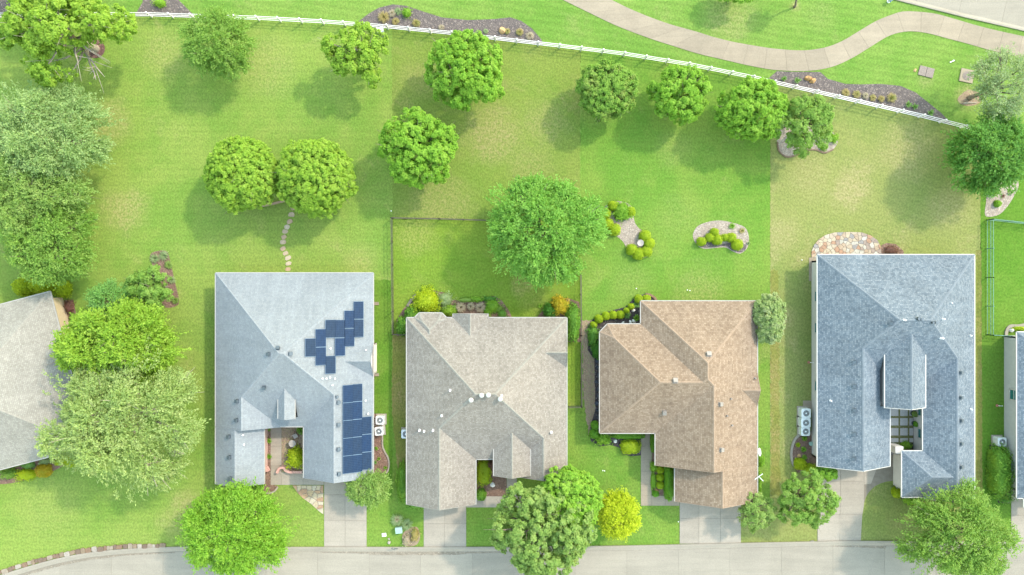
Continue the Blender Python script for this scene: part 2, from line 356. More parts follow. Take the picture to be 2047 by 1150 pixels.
# ------------------------------------------------------------------ ground, lawns, street, paths
G1 = grass_mat('lawn_first_lot', (0.145, 0.250, 0.042), (0.201, 0.281, 0.059), (0.312, 0.291, 0.121), .32,
               spots=[(215, 240, 60, .7), (250, 420, 55, .8), (330, 110, 60, .5), (530, 130, 80, .45), (375, 1010, 42, .8), (345, 1040, 40, .5), (720, 520, 40, .45), (100, 1010, 90, .2)], stripe=.06, seed=1)
G2 = grass_mat('lawn_second_lot', (0.136, 0.216, 0.036), (0.172, 0.230, 0.047), (0.256, 0.239, 0.097), .48,
               spots=[(985, 265, 75, .9), (880, 415, 90, .6), (1090, 250, 60, .6), (835, 160, 50, .5), (1060, 330, 60, .5), (953, 262, 9, 1)], stripe=.05, stripe_rot=.5, seed=2)
G2b = grass_mat('lawn_fenced_yard', (0.131, 0.225, 0.025), (0.173, 0.250, 0.034), (0.265, 0.265, 0.082), .35,
                spots=[(830, 470, 55, .6), (1045, 572, 30, .9), (1070, 600, 40, .4)], stripe=.04, seed=3)
G3 = grass_mat('lawn_third_lot', (0.112, 0.229, 0.031), (0.162, 0.254, 0.044), (0.254, 0.270, 0.093), .30,
               spots=[(1190, 200, 60, .5), (1345, 300, 45, .4), (1400, 580, 60, .6), (1260, 560, 50, .3), (1360, 430, 60, .3)], stripe=.05, seed=4)
G4 = grass_mat('lawn_fourth_lot', (0.176, 0.226, 0.061), (0.216, 0.242, 0.076), (0.310, 0.276, 0.130), .45,
               spots=[(1700, 380, 50, 1), (1810, 300, 70, .7), (1560, 470, 50, .7), (1900, 420, 60, .6), (1620, 350, 60, .5), (1568, 640, 30, .8), (1590, 890, 40, .7)], stripe=.05, stripe_rot=.3, seed=5)
G5 = grass_mat('lawn_common', (0.116, 0.230, 0.037), (0.166, 0.265, 0.055), (0.273, 0.270, 0.115), .25,
               spots=[(1460, 40, 60, .6), (1590, 12, 14, 1), (1935, 195, 30, .9), (1640, 30, 40, .3), (1850, 160, 22, .5)], stripe=.12, stripe_rot=.15, seed=6)
G6 = grass_mat('lawn_fifth_lot', (0.087, 0.195, 0.021), (0.122, 0.220, 0.031), (0.204, 0.230, 0.066), .2, stripe=.04, seed=7)
G7 = grass_mat('lawn_dry_strip', (0.151, 0.182, 0.038), (0.194, 0.209, 0.051), (0.270, 0.226, 0.093), .75, stripe=.03, seed=8)
def sheet(name, pts, z, mat, kind='structure', px=True, wob=0.0, seed=0):
    p = [W(*q) for q in pts] if px else pts
    if wob:
        rn = random.Random(seed); q = []
        for i in range(len(p)):
            a, b = np.array(p[i]), np.array(p[(i + 1) % len(p)]); L = np.linalg.norm(b - a); k = max(1, int(L / .22))
            nrm = np.array([-(b - a)[1], (b - a)[0]]) / max(L, 1e-6)
            for t in range(k): q.append(tuple(a + (b - a) * t / k + nrm * rn.uniform(-wob, wob)))
        p = q
    p = ccw(p)
    o = mesh_obj(name, [(x, y, z) for x, y in p], [list(range(len(p)))], mat); tag(o, kind=kind); return o
mesh_obj('ground', [(-400, -400, 0), (400, -400, 0), (400, 400, 0), (-400, 400, 0)], [[0, 1, 2, 3]], G1)['kind'] = 'structure'
FENCE = [(-900, 36), (-300, 36), (0, 35), (300, 34), (390, 37), (516, 41), (646, 48), (774, 58), (902, 71), (1029, 86), (1115, 96), (1245, 112), (1374, 133), (1497, 158), (1580, 177), (1660, 195), (1743, 214), (1827, 233), (1907, 253), (1957, 265), (2003, 277)]
def fy(x):
    for (a, b), (c, d) in zip(FENCE, FENCE[1:]):
        if a <= x <= c: return b + (d - b) * (x - a) / (c - a)
    return FENCE[-1][1] + (x - FENCE[-1][0]) * .25
xs = lambda a, b: [(x, fy(x)) for x in np.linspace(a, b, 12)]
sheet('lawn_common_north', [(-3000, 36)] + FENCE + [(2060, 290), (5000, 1000), (5000, -3000), (-3000, -3000)], .004, G5)
sheet('lawn_lot_two', xs(783, 1160) + [(1160, 440), (785, 438)], .004, G2, wob=.06, seed=1)
sheet('lawn_lot_two_yard', [(785, 438), (1160, 440), (1161, 812), (785, 812)], .004, G2b, wob=.04, seed=2)
sheet('lawn_lot_two_front', [(733, 812), (1161, 812), (1161, 1094), (733, 1094)], .004, G3, wob=.0)
sheet('lawn_lot_three', xs(1160, 1540) + [(1539, 1000), (1480, 1000), (1480, 1090), (1161, 1092), (1161, 440)], .004, G3, wob=.04, seed=3)
sheet('lawn_lot_four', xs(1540, 1960) + [(1960, 1086), (1480, 1088), (1480, 1000), (1539, 1000)], .004, G4, wob=.04, seed=4)
sheet('lawn_lot_five', [(1960, 266), (2047, 290), (3000, 520), (3000, 1082), (1960, 1084)], .004, G6, wob=.04, seed=5)
sheet('side_lawn_dry', [(785, 672), (812, 672), (822, 1000), (800, 1000), (783, 812)], .008, G7, wob=.08, seed=6)
sheet('side_soil_strip', [(1163, 640), (1200, 640), (1215, 860), (1178, 870), (1166, 800)], .008, M['soil'], wob=.10, seed=7)
sheet('side_lawn_dry_east', [(1541, 540), (1556, 540), (1560, 990), (1541, 990)], .008, G7, wob=.12, seed=8)
sheet('side_lawn_dry_far', [(1951, 500), (1962, 500), (1964, 995), (1951, 995)], .008, G7, wob=.05, seed=9)
sheet('side_lawn_mid', [(746, 560), (783, 560), (785, 1000), (746, 960)], .006, G6, wob=.08, seed=10)
# kerb and street
KB = [(5200, 1083), (2060, 1083), (1720, 1081), (1634, 1082), (1481, 1085), (1358, 1088), (1200, 1091), (932, 1093), (733, 1093), (560, 1093), (380, 1092.5), (330, 1093.5), (250, 1097), (180, 1104), (120, 1115), (60, 1131), (0, 1150), (-60, 1174), (-120, 1202), (-180, 1236), (-240, 1280), (-300, 1340)]
def ky(x):
    for (a, b), (c, d) in zip(KB, KB[1:]):
        if c <= x <= a: return b + (d - b) * (x - a) / (c - a)
    return KB[-1][1]
def strip(path, offs, name, mat, parent=None):           # sweep a profile [(offset, z)] along a plan path
    pts = [np.array(W(*p)) for p in path]; v = []; f = []; k = len(offs)
    for i, p in enumerate(pts):
        d = pts[min(i + 1, len(pts) - 1)] - pts[max(i - 1, 0)]; d /= np.linalg.norm(d); nr = np.array([-d[1], d[0]])
        v += [(p[0] + nr[0] * o, p[1] + nr[1] * o, z) for o, z in offs]
    for i in range(len(pts) - 1):
        for j in range(k - 1): f.append([i * k + j, (i + 1) * k + j, (i + 1) * k + j + 1, i * k + j + 1])
    return mesh_obj(name, v, f, mat, parent)
kbs = smooth_open(KB[1:], 4); kbs = [KB[0]] + kbs
kerb = strip(kbs, [(0, -.05), (0, .125), (.16, .13), (.42, .03), (.50, .018), (.50, -.05)], 'kerb', M['kerb']); kerb['kind'] = 'structure'
base = sheet('street', [(x, y + 9) for x, y in kbs] + [(-300, 1700), (5200, 1700)], .006, M['joint'])
KW = 10.6
for row, (da, dbot) in enumerate(((KW, 1196), (None, 1282))):
    for i in range(-3, 34):
        x0 = -180 + i * 103 - 9; x1 = x0 + 103
        if x1 < -240: continue
        xs_ = np.linspace(x0 + .25, x1 - .25, 7)
        top = [(x, ky(x) + KW * (1 if x > 350 else 1.0 + (350 - x) / 1400)) for x in xs_] if row == 0 else [(x0 + .25, 1196.5), (x1 - .25, 1196.5)]
        if row == 0 and max(t[1] for t in top) > 1190: continue
        poly = ccw([W(*q) for q in top + [(x1 - .25, dbot), (x0 + .25, dbot)]])
        mb = MB(); mb.prism(poly, 0, .016 + .001 * row); mb.build('slab', M['concrete'], base)
sheet('far_lawn', [(-300, 1310), (5200, 1300), (5200, 2600), (-300, 2600)], .02, G3)
sd = []
rn = random.Random(4)
for x in np.linspace(640, 1010, 60): sd.append((x, ky(x) + 9.2))
for x in np.linspace(1010, 640, 60): sd.append((x, ky(x) + 12.0 + 3.2 * math.sin(math.pi * (x - 640) / 370) * rn.uniform(.6, 1.3) + (1.5 if x < 930 and x > 735 else 0)))
sheet('gutter_silt', sd, .021, M['silt'])
sd = [(x, ky(x) + 9.0) for x in np.linspace(1662, 1772, 30)] + [(x, ky(x) + 11 + 5.0 * (x - 1662) / 110 * rn.uniform(.8, 1.1)) for x in np.linspace(1770, 1664, 40)]
sheet('gutter_silt', sd, .021, M['silt'])
sd = [(x, ky(x) + 10.5 + (350 - x) / 130) for x in np.linspace(20, 350, 60)] + [(x, ky(x) + 12.5 + (350 - x) / 60 * rn.uniform(.7, 1.2)) for x in np.linspace(350, 20, 90)]
sheet('gutter_silt', sd, .021, M['silt'])
# stone edging along the left bend of the kerb
edging = empty('stone_edging', W3(160, 1105), 'row of rough tan and brown edging stones along the bend of the kerb', 'stone edging')
path = smooth_open([(332, 1090), (250, 1093), (180, 1099.5), (120, 1110), (60, 1125.5), (0, 1144.5), (-50, 1163)], 8)
rs = resample([W(*p) for p in path], .05); rn = random.Random(11); i = 0
while i < len(rs) - 18:
    k = rn.randint(6, 14); a, b = rs[i], rs[i + k]; i += k
    d = b - a; ang = math.atan2(d[1], d[0]); c = (a + b) / 2; w = rn.uniform(.38, .58); L = np.linalg.norm(d) * .98; nrm = np.array([-d[1], d[0]]) / np.linalg.norm(d); c = c + nrm * rn.uniform(-.05, .05)
    mb = MB(); pts = []
    for k in range(8):
        t = 2 * math.pi * (k + .5) / 8; rr = rn.uniform(.43, .54); x = math.copysign(abs(math.cos(t)) ** .45, math.cos(t)) * L * rr; y = math.copysign(abs(math.sin(t)) ** .45, math.sin(t)) * w * rr
        pts.append((c[0] + x * math.cos(ang) - y * math.sin(ang), c[1] + x * math.sin(ang) + y * math.cos(ang)))
    mb.prism(pts, .0, rn.uniform(.09, .16)); o = mb.build('stone', M['edge_stone']); o.parent = edging; o.matrix_parent_inverse = Matrix.Translation(-edging.location)
def slabs(name, cells, z0=.012, z1=.045, gap=.22, mat='drive', base_poly=None, piece='slab'):
    pts = base_poly or None
    if pts is None:
        X = [q[0] for c in cells for q in c]; Y = [q[1] for c in cells for q in c]
        pts = [(min(X), min(Y)), (max(X), min(Y)), (max(X), max(Y)), (min(X), max(Y))]
    b = sheet(name, pts, z0, M['joint'])
    for c in cells:
        p = ccw([W(*q) for q in c]); cx = sum(q[0] for q in p) / len(p); cy = sum(q[1] for q in p) / len(p)
        q = inset_poly(p, gap / PPM)
        mb = MB(); mb.prism(q, z0 - .01, z1); mb.build(piece, M[mat], b)
    return b
def clip_half(poly, A, B, C, eps=1e-9):                  # keep A x + B y + C >= 0
    out = []; n = len(poly)
    for i in range(n):
        p, q = poly[i], poly[(i + 1) % n]; fp = A * p[0] + B * p[1] + C; fq = A * q[0] + B * q[1] + C
        if fp >= -eps: out.append(p)
        if (fp > eps and fq < -eps) or (fp < -eps and fq > eps):
            t = fp / (fp - fq); out.append((p[0] + (q[0] - p[0]) * t, p[1] + (q[1] - p[1]) * t))
    return out
def edges_hp(poly):                                      # inward half planes of a CCW convex polygon
    hp = []
    for i in range(len(poly)):
        (x0, y0), (x1, y1) = poly[i], poly[(i + 1) % len(poly)]; L = math.hypot(x1 - x0, y1 - y0)
        nx, ny = -(y1 - y0) / L, (x1 - x0) / L; hp.append((nx, ny, -(nx * x0 + ny * y0)))
    return hp
def inset_poly(poly, d):
    out = poly
    for (a, b, c) in edges_hp(poly): out = clip_half(out, a, b, c - d)
    return out if len(out) > 2 else poly
def grid(xs_, ys_): return [[(a, c), (b, c), (b, d), (a, d)] for a, b in zip(xs_, xs_[1:]) for c, d in zip(ys_, ys_[1:])]
slabs('driveway_lot_one', grid([648, 690, 733], [945, 989, 1040, 1093]))
slabs('driveway_lot_two', grid([847, 889, 932], [1000, 1047, 1093.5]))
slabs('driveway_lot_three', grid([1358.5, 1397, 1440, 1481], [985, 1036, 1087]))
cv = smooth_open([(1720, 1081), (1721, 1050), (1726, 1012), (1733, 990), (1748, 973), (1768, 964), (1787, 961)], 5)
slabs('driveway_lot_four', [[(1634, 905), (1680, 905), (1680, 962), (1634, 962)], [(1680, 905), (1727, 905), (1727, 962), (1680, 962)], [(1634, 962), (1680, 962), (1679, 1028), (1634, 1028)], [(1634, 1028), (1679, 1028), (1678, 1081), (1634, 1082)],
      [(1678, 1028), (1723.5, 1028), (1720.5, 1081), (1678, 1081)], [(1680, 962), (1727, 962), (1727, 1008), (1724, 1028), (1679, 1028)], [(1727, 905), (1788, 905), (1788, 961), (1768, 963.5), (1748, 972.5), (1733, 989.5), (1727, 1006)]],
      base_poly=[(1634, 905), (1788, 905)] + cv[::-1] + [(1634, 1082)])
slabs('driveway_lot_five', grid([2021, 2063, 2105], [960, 1030, 1083]))
slabs('front_walk_lot_one', [[(541, 850), (563, 850), (563, 893), (541, 893)], [(541, 893), (563, 893), (563, 931), (541, 931)], [(541, 931), (563, 931), (563, 969.5), (541, 969.5)], [(563, 944), (606, 944), (606, 969.5), (563, 969.5)], [(606, 944), (647.5, 944), (647.5, 969.5), (606, 969.5)]], mat='drive', base_poly=[(541, 850), (563, 850), (563, 944), (647.5, 944), (647.5, 969.5), (541, 969.5)])
slabs('front_walk_lot_two', grid([932.5, 970, 1005, 1042], [992, 1014.5]))
slabs('entry_walk_lot_two', grid([1013, 1033], [955, 975, 992]))
slabs('front_walk_lot_three', [[(1281, y0), (1302.5, y0), (1302.5, y1), (1281, y1)] for y0, y1 in zip([858, 892, 918, 943, 968], [892, 918, 943, 968, 991])] + [[(1281, 991), (1302.5, 991), (1302.5, 1011), (1281, 1011)], [(1302.5, 991), (1330, 991), (1330, 1011), (1302.5, 1011)], [(1330, 991), (1358, 991), (1358, 1011), (1330, 1011)]], mat='path', base_poly=[(1281, 858), (1302.5, 858), (1302.5, 991), (1358, 991), (1358, 1011), (1281, 1011)])
# winding footpath beyond the fence
LO = [(985, -66), (1060, -31), (1125, 0), (1174, 24), (1226, 49), (1271, 67), (1310, 81), (1348, 93), (1393, 107), (1452, 121), (1500, 132), (1552, 140.5), (1615, 142), (1663, 134), (1702, 117), (1737, 96), (1771, 75), (1796, 66), (1822, 63), (1855, 67), (1893, 77), (1942, 90), (1987, 103), (2047, 117), (2120, 134), (2260, 166)]
UP = [(1080, -66), (1150, -33), (1222, 0), (1257, 17), (1300, 35), (1340, 49), (1372, 58), (1400, 66), (1425, 74), (1465, 84), (1510, 92), (1552, 98), (1606, 101), (1650, 95), (1684, 82), (1716, 63), (1750, 43), (1782, 30), (1810, 23), (1865, 27), (1907, 38), (1955, 52), (2000, 63), (2055, 75), (2130, 92), (2268, 123)]
lo = smooth_open(LO, 12); up = smooth_open(UP, 12)
cen = [np.array([(a[0] + b[0]) / 2, (a[1] + b[1]) / 2]) for a, b in zip(lo, up)]
cum = [0]
for a, b in zip(cen, cen[1:]): cum.append(cum[-1] + np.linalg.norm(b - a))
fp = sheet('footpath', lo + up[::-1], .012, M['joint'])
at = lambda arr, s: (np.interp(s, cum, [p[0] for p in arr]), np.interp(s, cum, [p[1] for p in arr]))
s = 0
while s + 41 < cum[-1]:
    ss = np.linspace(s + .1, s + 40.8, 5); poly = ccw([W(*at(lo, q)) for q in ss] + [W(*at(up, q)) for q in ss[::-1]])
    mb = MB(); mb.prism(poly, .005, .04); mb.build('slab', M['path'], fp); s += 41
# street at the upper right
k2 = [(1560, -75), (1650, -43), (1720, -20), (1787, 0), (1850, 16), (1930, 36), (2047, 63), (2160, 92), (2400, 155)]
kerb2 = strip([(x, y) for x, y in k2[::-1]][::-1], [(0, -.05), (0, .125), (.16, .13), (.36, .03), (.42, .018), (.42, -.05)], 'kerb_north', M['kerb']); kerb2['kind'] = 'structure'
st2 = sheet('street_north', k2 + [(2800, 155), (2800, -600), (1560, -600)], .007, M['joint'])
dv = np.array(W(2047, 63)) - np.array(W(1787, 0)); dv /= np.linalg.norm(dv); nv = np.array([-dv[1], dv[0]]); o0 = np.array(W(1787, 0))
for i in range(-2, 7):
    for j in range(3):
        a = o0 + dv * (i * 4.4 + 2.2) + nv * (.36 + j * 4.3); b = a + dv * 4.37; c = b + nv * 4.27; d = a + nv * 4.27
        mb = MB(); mb.prism(ccw([tuple(a), tuple(b), tuple(c), tuple(d)]), 0, .017); mb.build('slab', M['concrete'], st2)
# ------------------------------------------------------------------ garden beds
def bed(name, pts, mat, z=.022, sm=True, rim=None):
    p = smooth_closed(pts, 6) if sm else pts
    o = sheet(name, p, z, M[mat]); return o
def along(a, b, n=14): return [(x, fy(x) - 1.0) for x in np.linspace(a, b, n)]
bed('fence_bed_west', [(716, 44), (735, 29), (757, 16), (785, 9), (813, 12), (848, 24), (883, 35), (935, 40.5), (987, 38.5), (1020, 35), (1042, 42), (1063, 57), (1083, 80)] + along(1086, 720), 'mulch', sm=False)
bed('fence_bed_east', [(1536, 157), (1553, 142.5), (1590, 144), (1620, 144), (1640, 144.5), (1655, 158), (1690, 168), (1720, 169), (1760, 168), (1800, 172), (1830, 185), (1855, 205), (1880, 225), (1897, 242), (1902, 250)] + along(1902, 1538), 'mulch', sm=False)
bed('fence_bed_corner', [(270, 30), (285, 5), (290, -30), (330, -40), (355, -2), (372, 15), (385, 28)] + along(388, 272), 'mulch', sm=False)
bed('fence_bed_far', [(-120, 34), (-100, -20), (0, -10), (25, 10), (40, 30)] + along(40, -118), 'mulch', sm=False)
bed('tree_ring_bed', [(190 + 20 * math.cos(t), 98 + 18.5 * math.sin(t)) for t in np.linspace(0, 2 * math.pi, 16, endpoint=False)], 'mulch_red')
bed('boxwood_bed', [(1203, 430), (1213, 410), (1238, 402), (1262, 412), (1266, 430), (1270, 447), (1282, 460), (1298, 466), (1303, 485), (1297, 510), (1280, 517), (1263, 513), (1253, 497), (1244, 482), (1229, 470), (1208, 455)], 'sand')
bed('kidney_bed', [(1385, 470), (1394, 453), (1415, 444), (1440, 441), (1470, 447), (1490, 456), (1497, 475), (1494, 495), (1480, 507), (1465, 503), (1450, 495), (1430, 496), (1405, 497), (1391, 487)], 'sand')
bed('kidney_bed_mulch', [(1396, 489), (1410, 483), (1440, 488), (1470, 484), (1490, 489), (1490, 500), (1479, 505), (1465, 501), (1450, 493), (1430, 494), (1405, 495)], 'mulch', .027)
bed('tree_island_bed', [(1553, 285), (1556, 262), (1580, 240), (1612, 250), (1632, 266), (1650, 258), (1668, 268), (1675, 282), (1666, 298), (1648, 306), (1630, 299), (1606, 300), (1590, 311), (1572, 314), (1558, 303)], 'sand')
bed('corner_island_bed', [(1970, 432), (1971, 405), (1975, 384), (1995, 365), (2030, 358), (2036, 372), (2027, 392), (2012, 415), (1995, 430)], 'sand')
bed('side_garden_bed', [(300, 512), (315, 502), (333, 503), (340, 520), (349, 560), (358, 600), (352, 612), (330, 614), (320, 590), (312, 550)], 'mulch_brown')
bed('flank_bed', [(128, 600), (146, 600), (156, 640), (150, 648), (140, 655)], 'mulch_brown', sm=False)
bed('tail_bed', [(338, 903), (356, 898), (368, 906), (356, 913), (342, 913)], 'sand')
bed('front_bed_far_house', [(-40, 958), (0, 946), (60, 925), (140, 905), (150, 915), (110, 940), (50, 960), (0, 968)], 'mulch_brown')
bed('side_bed_lot_one', [(744, 826), (766, 830), (766, 868), (766, 892), (773, 908), (777, 922), (777, 936), (772, 946), (744, 946)], 'mulch_brown', sm=False)
bed('walk_bed_lot_one', [(528, 864), (541, 862), (541, 968), (556, 972), (552, 980), (538, 984), (526, 982)], 'mulch_brown', sm=False)
bed('courtyard_soil_lot_one', [(563, 848), (610, 848), (610, 944), (563, 944)], 'soil', sm=False)
bed('rear_bed_lot_two', [(793, 672), (793, 640), (806, 618), (822, 600), (838, 586), (862, 580), (888, 585), (905, 600), (935, 601), (965, 594), (990, 592), (1004, 602), (1018, 622), (1024, 636), (1024, 650), (815, 650), (815, 672)], 'mulch_brown', sm=False)
bed('rear_corner_bed_lot_two', [(1072, 636), (1084, 622), (1100, 606), (1120, 597), (1136, 596), (1158, 604), (1163, 640), (1162, 684), (1130, 684), (1130, 650), (1072, 650)], 'mulch_brown', sm=False)
bed('courtyard_bed_lot_two', [(945, 908), (1010, 908), (1014, 994), (945, 1002)], 'mulch_brown', sm=False)
bed('rear_bed_lot_three', [(1175, 700), (1176, 660), (1184, 640), (1200, 628), (1225, 620), (1250, 614), (1262, 602), (1272, 592), (1288, 588), (1300, 588), (1310, 596), (1312, 610), (1285, 660), (1215, 665), (1215, 720), (1185, 715)], 'mulch_dark', sm=False)
bed('west_bed_lot_three', [(1188, 715), (1215, 715), (1218, 875), (1290, 872), (1290, 910), (1262, 912), (1245, 908), (1238, 895), (1222, 890), (1200, 892), (1181, 882), (1179, 862), (1182, 845), (1190, 820)], 'mulch_dark', sm=False)
bed('walk_bed_lot_three', [(1303, 866), (1320, 866), (1322, 925), (1348, 928), (1352, 1000), (1336, 1000), (1330, 990), (1304, 992)], 'mulch_brown', sm=False)
bed('side_bed_lot_four', [(1622, 862), (1600, 866), (1586, 880), (1581, 905), (1584, 930), (1594, 945), (1640, 945), (1650, 930), (1632, 860)], 'mulch_brown', sm=False)
bed('tree_bed_lot_four', [(1565, 985), (1575, 968), (1595, 962), (1615, 966), (1620, 990), (1600, 1008), (1575, 1006)], 'mulch_brown')
bed('front_bed_lot_four', [(1786, 962), (1800, 960), (1800, 985), (1870, 985), (1870, 1012), (1830, 1010), (1806, 1000), (1790, 985)], 'mulch_brown', sm=False)
bed('courtyard_bed_lot_four', [(1772, 795), (1836, 795), (1836, 905), (1772, 905)], 'joint_plant', sm=False)
bed('courtyard_strip_lot_four', [(1825, 800), (1834, 800), (1834, 898), (1811, 898), (1811, 886), (1825, 886)], 'mulch_dark', .026, sm=False)
bed('hedge_bed_lot_five', [(1978, 890), (1988, 884), (2012, 884), (2020, 1006), (1996, 1006), (1982, 980)], 'mulch_dark', sm=False)
bed('patio_side_bed', [(1760, 505), (1762, 490), (1772, 486), (1790, 488), (1806, 502), (1806, 512), (1760, 512)], 'mulch_brown', sm=False)
bed('kerb_bed', [(806, 1066), (818, 1056), (834, 1054), (840, 1072), (834, 1088), (822, 1092), (808, 1091), (804, 1080)], 'soil')
bed('bare_patch', [(1915, 196), (1935, 180), (1956, 186), (1960, 204), (1940, 212), (1920, 208)], 'soil')
bed('left_edge_bed', [(-60, 240), (6, 245), (14, 265), (12, 310), (4, 330), (-60, 335)], 'mulch')
# curved kerbs and borders round the beds
def border(name, label, pts, w, h, mat, cat='garden border', n=8):
    p = smooth_open(pts, n)
    o = strip(p, [(-w / 2, 0), (-w / 2, h), (w / 2, h), (w / 2, 0)], name, M[mat]); tag(o, label, cat); return o
border('bed_border', 'cream concrete border curving round the flower bed beside the solar panel house', [(765, 868), (765, 890), (769, 902), (776, 915), (778, 928), (776, 940), (772, 946)], .14, .12, 'drive')
border('bed_border', 'short cream border hooking round the foot of the solar house walk', [(526, 984), (538, 985.5), (549, 982), (556, 973)], .14, .12, 'drive')
border('bed_border', 'thin cream border under the lower left gable of the solar house', [(447, 970), (452, 979), (460, 985), (470, 988)], .12, .12, 'drive')
border('bed_border', 'white concrete arc bordering the bed below the three air conditioners', [(1621, 864), (1604, 866), (1590, 876), (1583, 892), (1581, 910), (1584, 926), (1589, 933)], .22, .16, 'kerb')
border('bed_border', 'white arc border half hidden by the tree near the widest driveway', [(1569, 984), (1572, 972), (1582, 964), (1596, 962)], .2, .16, 'kerb')
border('bed_border', 'brown border round the sandy tree island near the white fence', [(1554, 285), (1557, 302), (1572, 314), (1590, 311), (1606, 301), (1630, 300), (1648, 306), (1666, 299)], .12, .1, 'edge_stone')
border('bed_border', 'white border curving behind the far right house', [(2010, 674), (2012, 660), (2020, 652), (2040, 651), (2070, 642)], .3, .14, 'kerb')
border('bed_border', 'low stone border below the pair of round lime trees', [(500, 416), (520, 413), (545, 408), (565, 403), (582, 398)], .2, .18, 'step')
border('bed_border', 'low stone border on the right of the round lime trees', [(697, 358), (698, 368), (694, 380), (688, 391)], .2, .18, 'step')
border('bed_border', 'cobbled brown border at the back corner of the grey tan house', [(815, 612), (822, 601), (830, 592), (839, 585)], .28, .14, 'edge_stone')
border('bed_border', 'pale stone border at the back corner of the brown house', [(1290, 588), (1300, 590), (1309, 596), (1312, 603)], .22, .14, 'edge_stone')
# ------------------------------------------------------------------ stepping stones, flagstones, pavers
root = empty('stepping_stone_path', W3(572, 480), 'winding line of tan stepping stones from solar house to trees', 'path')
rn = random.Random(5)
def stone_poly(cx, cy, rx, ry, rn, ang=0, n=8, pw=.75):
    out = []
    for k in range(n):
        t = 2 * math.pi * (k + rn.uniform(-.2, .2)) / n; q = rn.uniform(.86, 1.08); x = math.copysign(abs(math.cos(t)) ** pw, math.cos(t)) * rx * q; y = math.copysign(abs(math.sin(t)) ** pw, math.sin(t)) * ry * q
        out.append((cx + x * math.cos(ang) - y * math.sin(ang), cy + x * math.sin(ang) + y * math.cos(ang)))
    return out
def under(o, root): o.parent = root; o.matrix_parent_inverse = Matrix.Translation(-root.location); return o
STEPS = [(587, 416), (583, 429), (579, 443), (574, 454), (570, 463), (568, 474), (566.5, 484), (566, 497), (571, 506.5), (576, 516), (577, 527), (576, 538.5)]
for i, (x, y) in enumerate(STEPS):
    c = W(x, y); mb = MB(); mb.prism(ccw(stone_poly(c[0], c[1], rn.uniform(.27, .34), rn.uniform(.20, .25), rn, rn.uniform(-.1, .5))), 0, .06)
    under(mb.build('stone', M['step']), root)
def flag(name, label, outline, nst, seed, mat, gap=.018, z1=.07):
    root = sheet(name, outline, .03, M['sand']); root['kind'] = 'structure'
    P = ccw([W(*q) for q in outline]); xs_ = [p[0] for p in P]; ys_ = [p[1] for p in P]; rn = random.Random(seed)
    hp = edges_hp(P); seeds = []
    tries = 0
    dmin = math.sqrt(abs(poly_area(P)) / nst) * .72
    while len(seeds) < nst and tries < 20000:
        tries += 1; p = (rn.uniform(min(xs_), max(xs_)), rn.uniform(min(ys_), max(ys_)))
        if all(a * p[0] + b * p[1] + c > .02 for a, b, c in hp) and all(math.hypot(p[0] - q[0], p[1] - q[1]) > dmin * rn.uniform(.7, 1.2) for q in seeds): seeds.append(p)
    for i, s_ in enumerate(seeds):
        poly = P
        for j, t in enumerate(seeds):
            if i == j: continue
            nx, ny = s_[0] - t[0], s_[1] - t[1]; L = math.hypot(nx, ny)
            if L > 3.2: continue
            nx /= L; ny /= L; mx, my = (s_[0] + t[0]) / 2, (s_[1] + t[1]) / 2
            poly = clip_half(poly, nx, ny, -(nx * mx + ny * my) - gap)
            if len(poly) < 3: break
        if len(poly) < 3: continue
        mb = MB(); mb.prism(poly, .02, z1 + rn.uniform(-.012, .012)); mb.build('stone', M[mat], root)
    return root
flag('flagstone_patio', '', [(1622, 515), (1622, 502), (1627, 490), (1636, 479), (1650, 470), (1668, 465), (1700, 464), (1722, 465), (1740, 471), (1753, 480), (1760, 492), (1762, 515)], 95, 3, 'stone')
flag('flagstone_walk', '', [(585, 970.5), (646.5, 970.5), (646.5, 1028), (638, 1022), (622, 1007), (606, 996), (596, 986)], 20, 8, 'stone_tan', .03)
slabs('side_walk_lot_four', grid([1617, 1650], [515, 532, 562]), mat='path')
root = sheet('courtyard_paving', [(1774, 796), (1822, 796), (1822, 886), (1774, 886)], .024, M['joint_plant'])
for a, b in ((1779, 1795.5), (1799, 1814), (1817.5, 1825)):
    for c, d in ((797, 811), (816.5, 831.5), (836, 850.5), (856, 870.5), (876, 884)):
        mb = MB(); mb.prism(ccw([W(a, c), W(b, c), W(b, d), W(a, d)]), .02, .055); mb.build('paver', M['paver'], root)
# ------------------------------------------------------------------ houses: roofs are the upper envelope of simple hip and gable volumes
class Vol:
    def __init__(s, pts, types, ze, pitch, ov=.5, px=True):
        P = [W(x, y, ze) for x, y in pts] if px else pts
        if poly_area(P) < 0: raise ValueError('volume outline must run counter-clockwise')
        s.poly = P; s.types = types; s.ze = ze; s.pitch = pitch; s.ov = ov; s.hp = edges_hp(P)
        s.planes = []                                     # (edge index, a, b, c): z = a x + b y + c
        for i, t in enumerate(types):
            if t == 's':
                a, b, c = s.hp[i]; s.planes.append((i, a * pitch, b * pitch, c * pitch + ze))
        s.wall = P
        for (a, b, c), t in zip(s.hp, types): s.wall = clip_half(s.wall, a, b, c - (ov if t != 'o' else 0))
    def z(s, x, y): return min(a * x + b * y + c for _, a, b, c in s.planes)
    def inside(s, x, y, e=0): return all(a * x + b * y + c >= -e for a, b, c in s.hp)
def rect(x0, y0, x1, y1, types, ze=2.7, pitch=.58, ov=.5):  # types in the order S, E, N, W
    return Vol([(x0, y1), (x1, y1), (x1, y0), (x0, y0)], types, ze, pitch, ov)
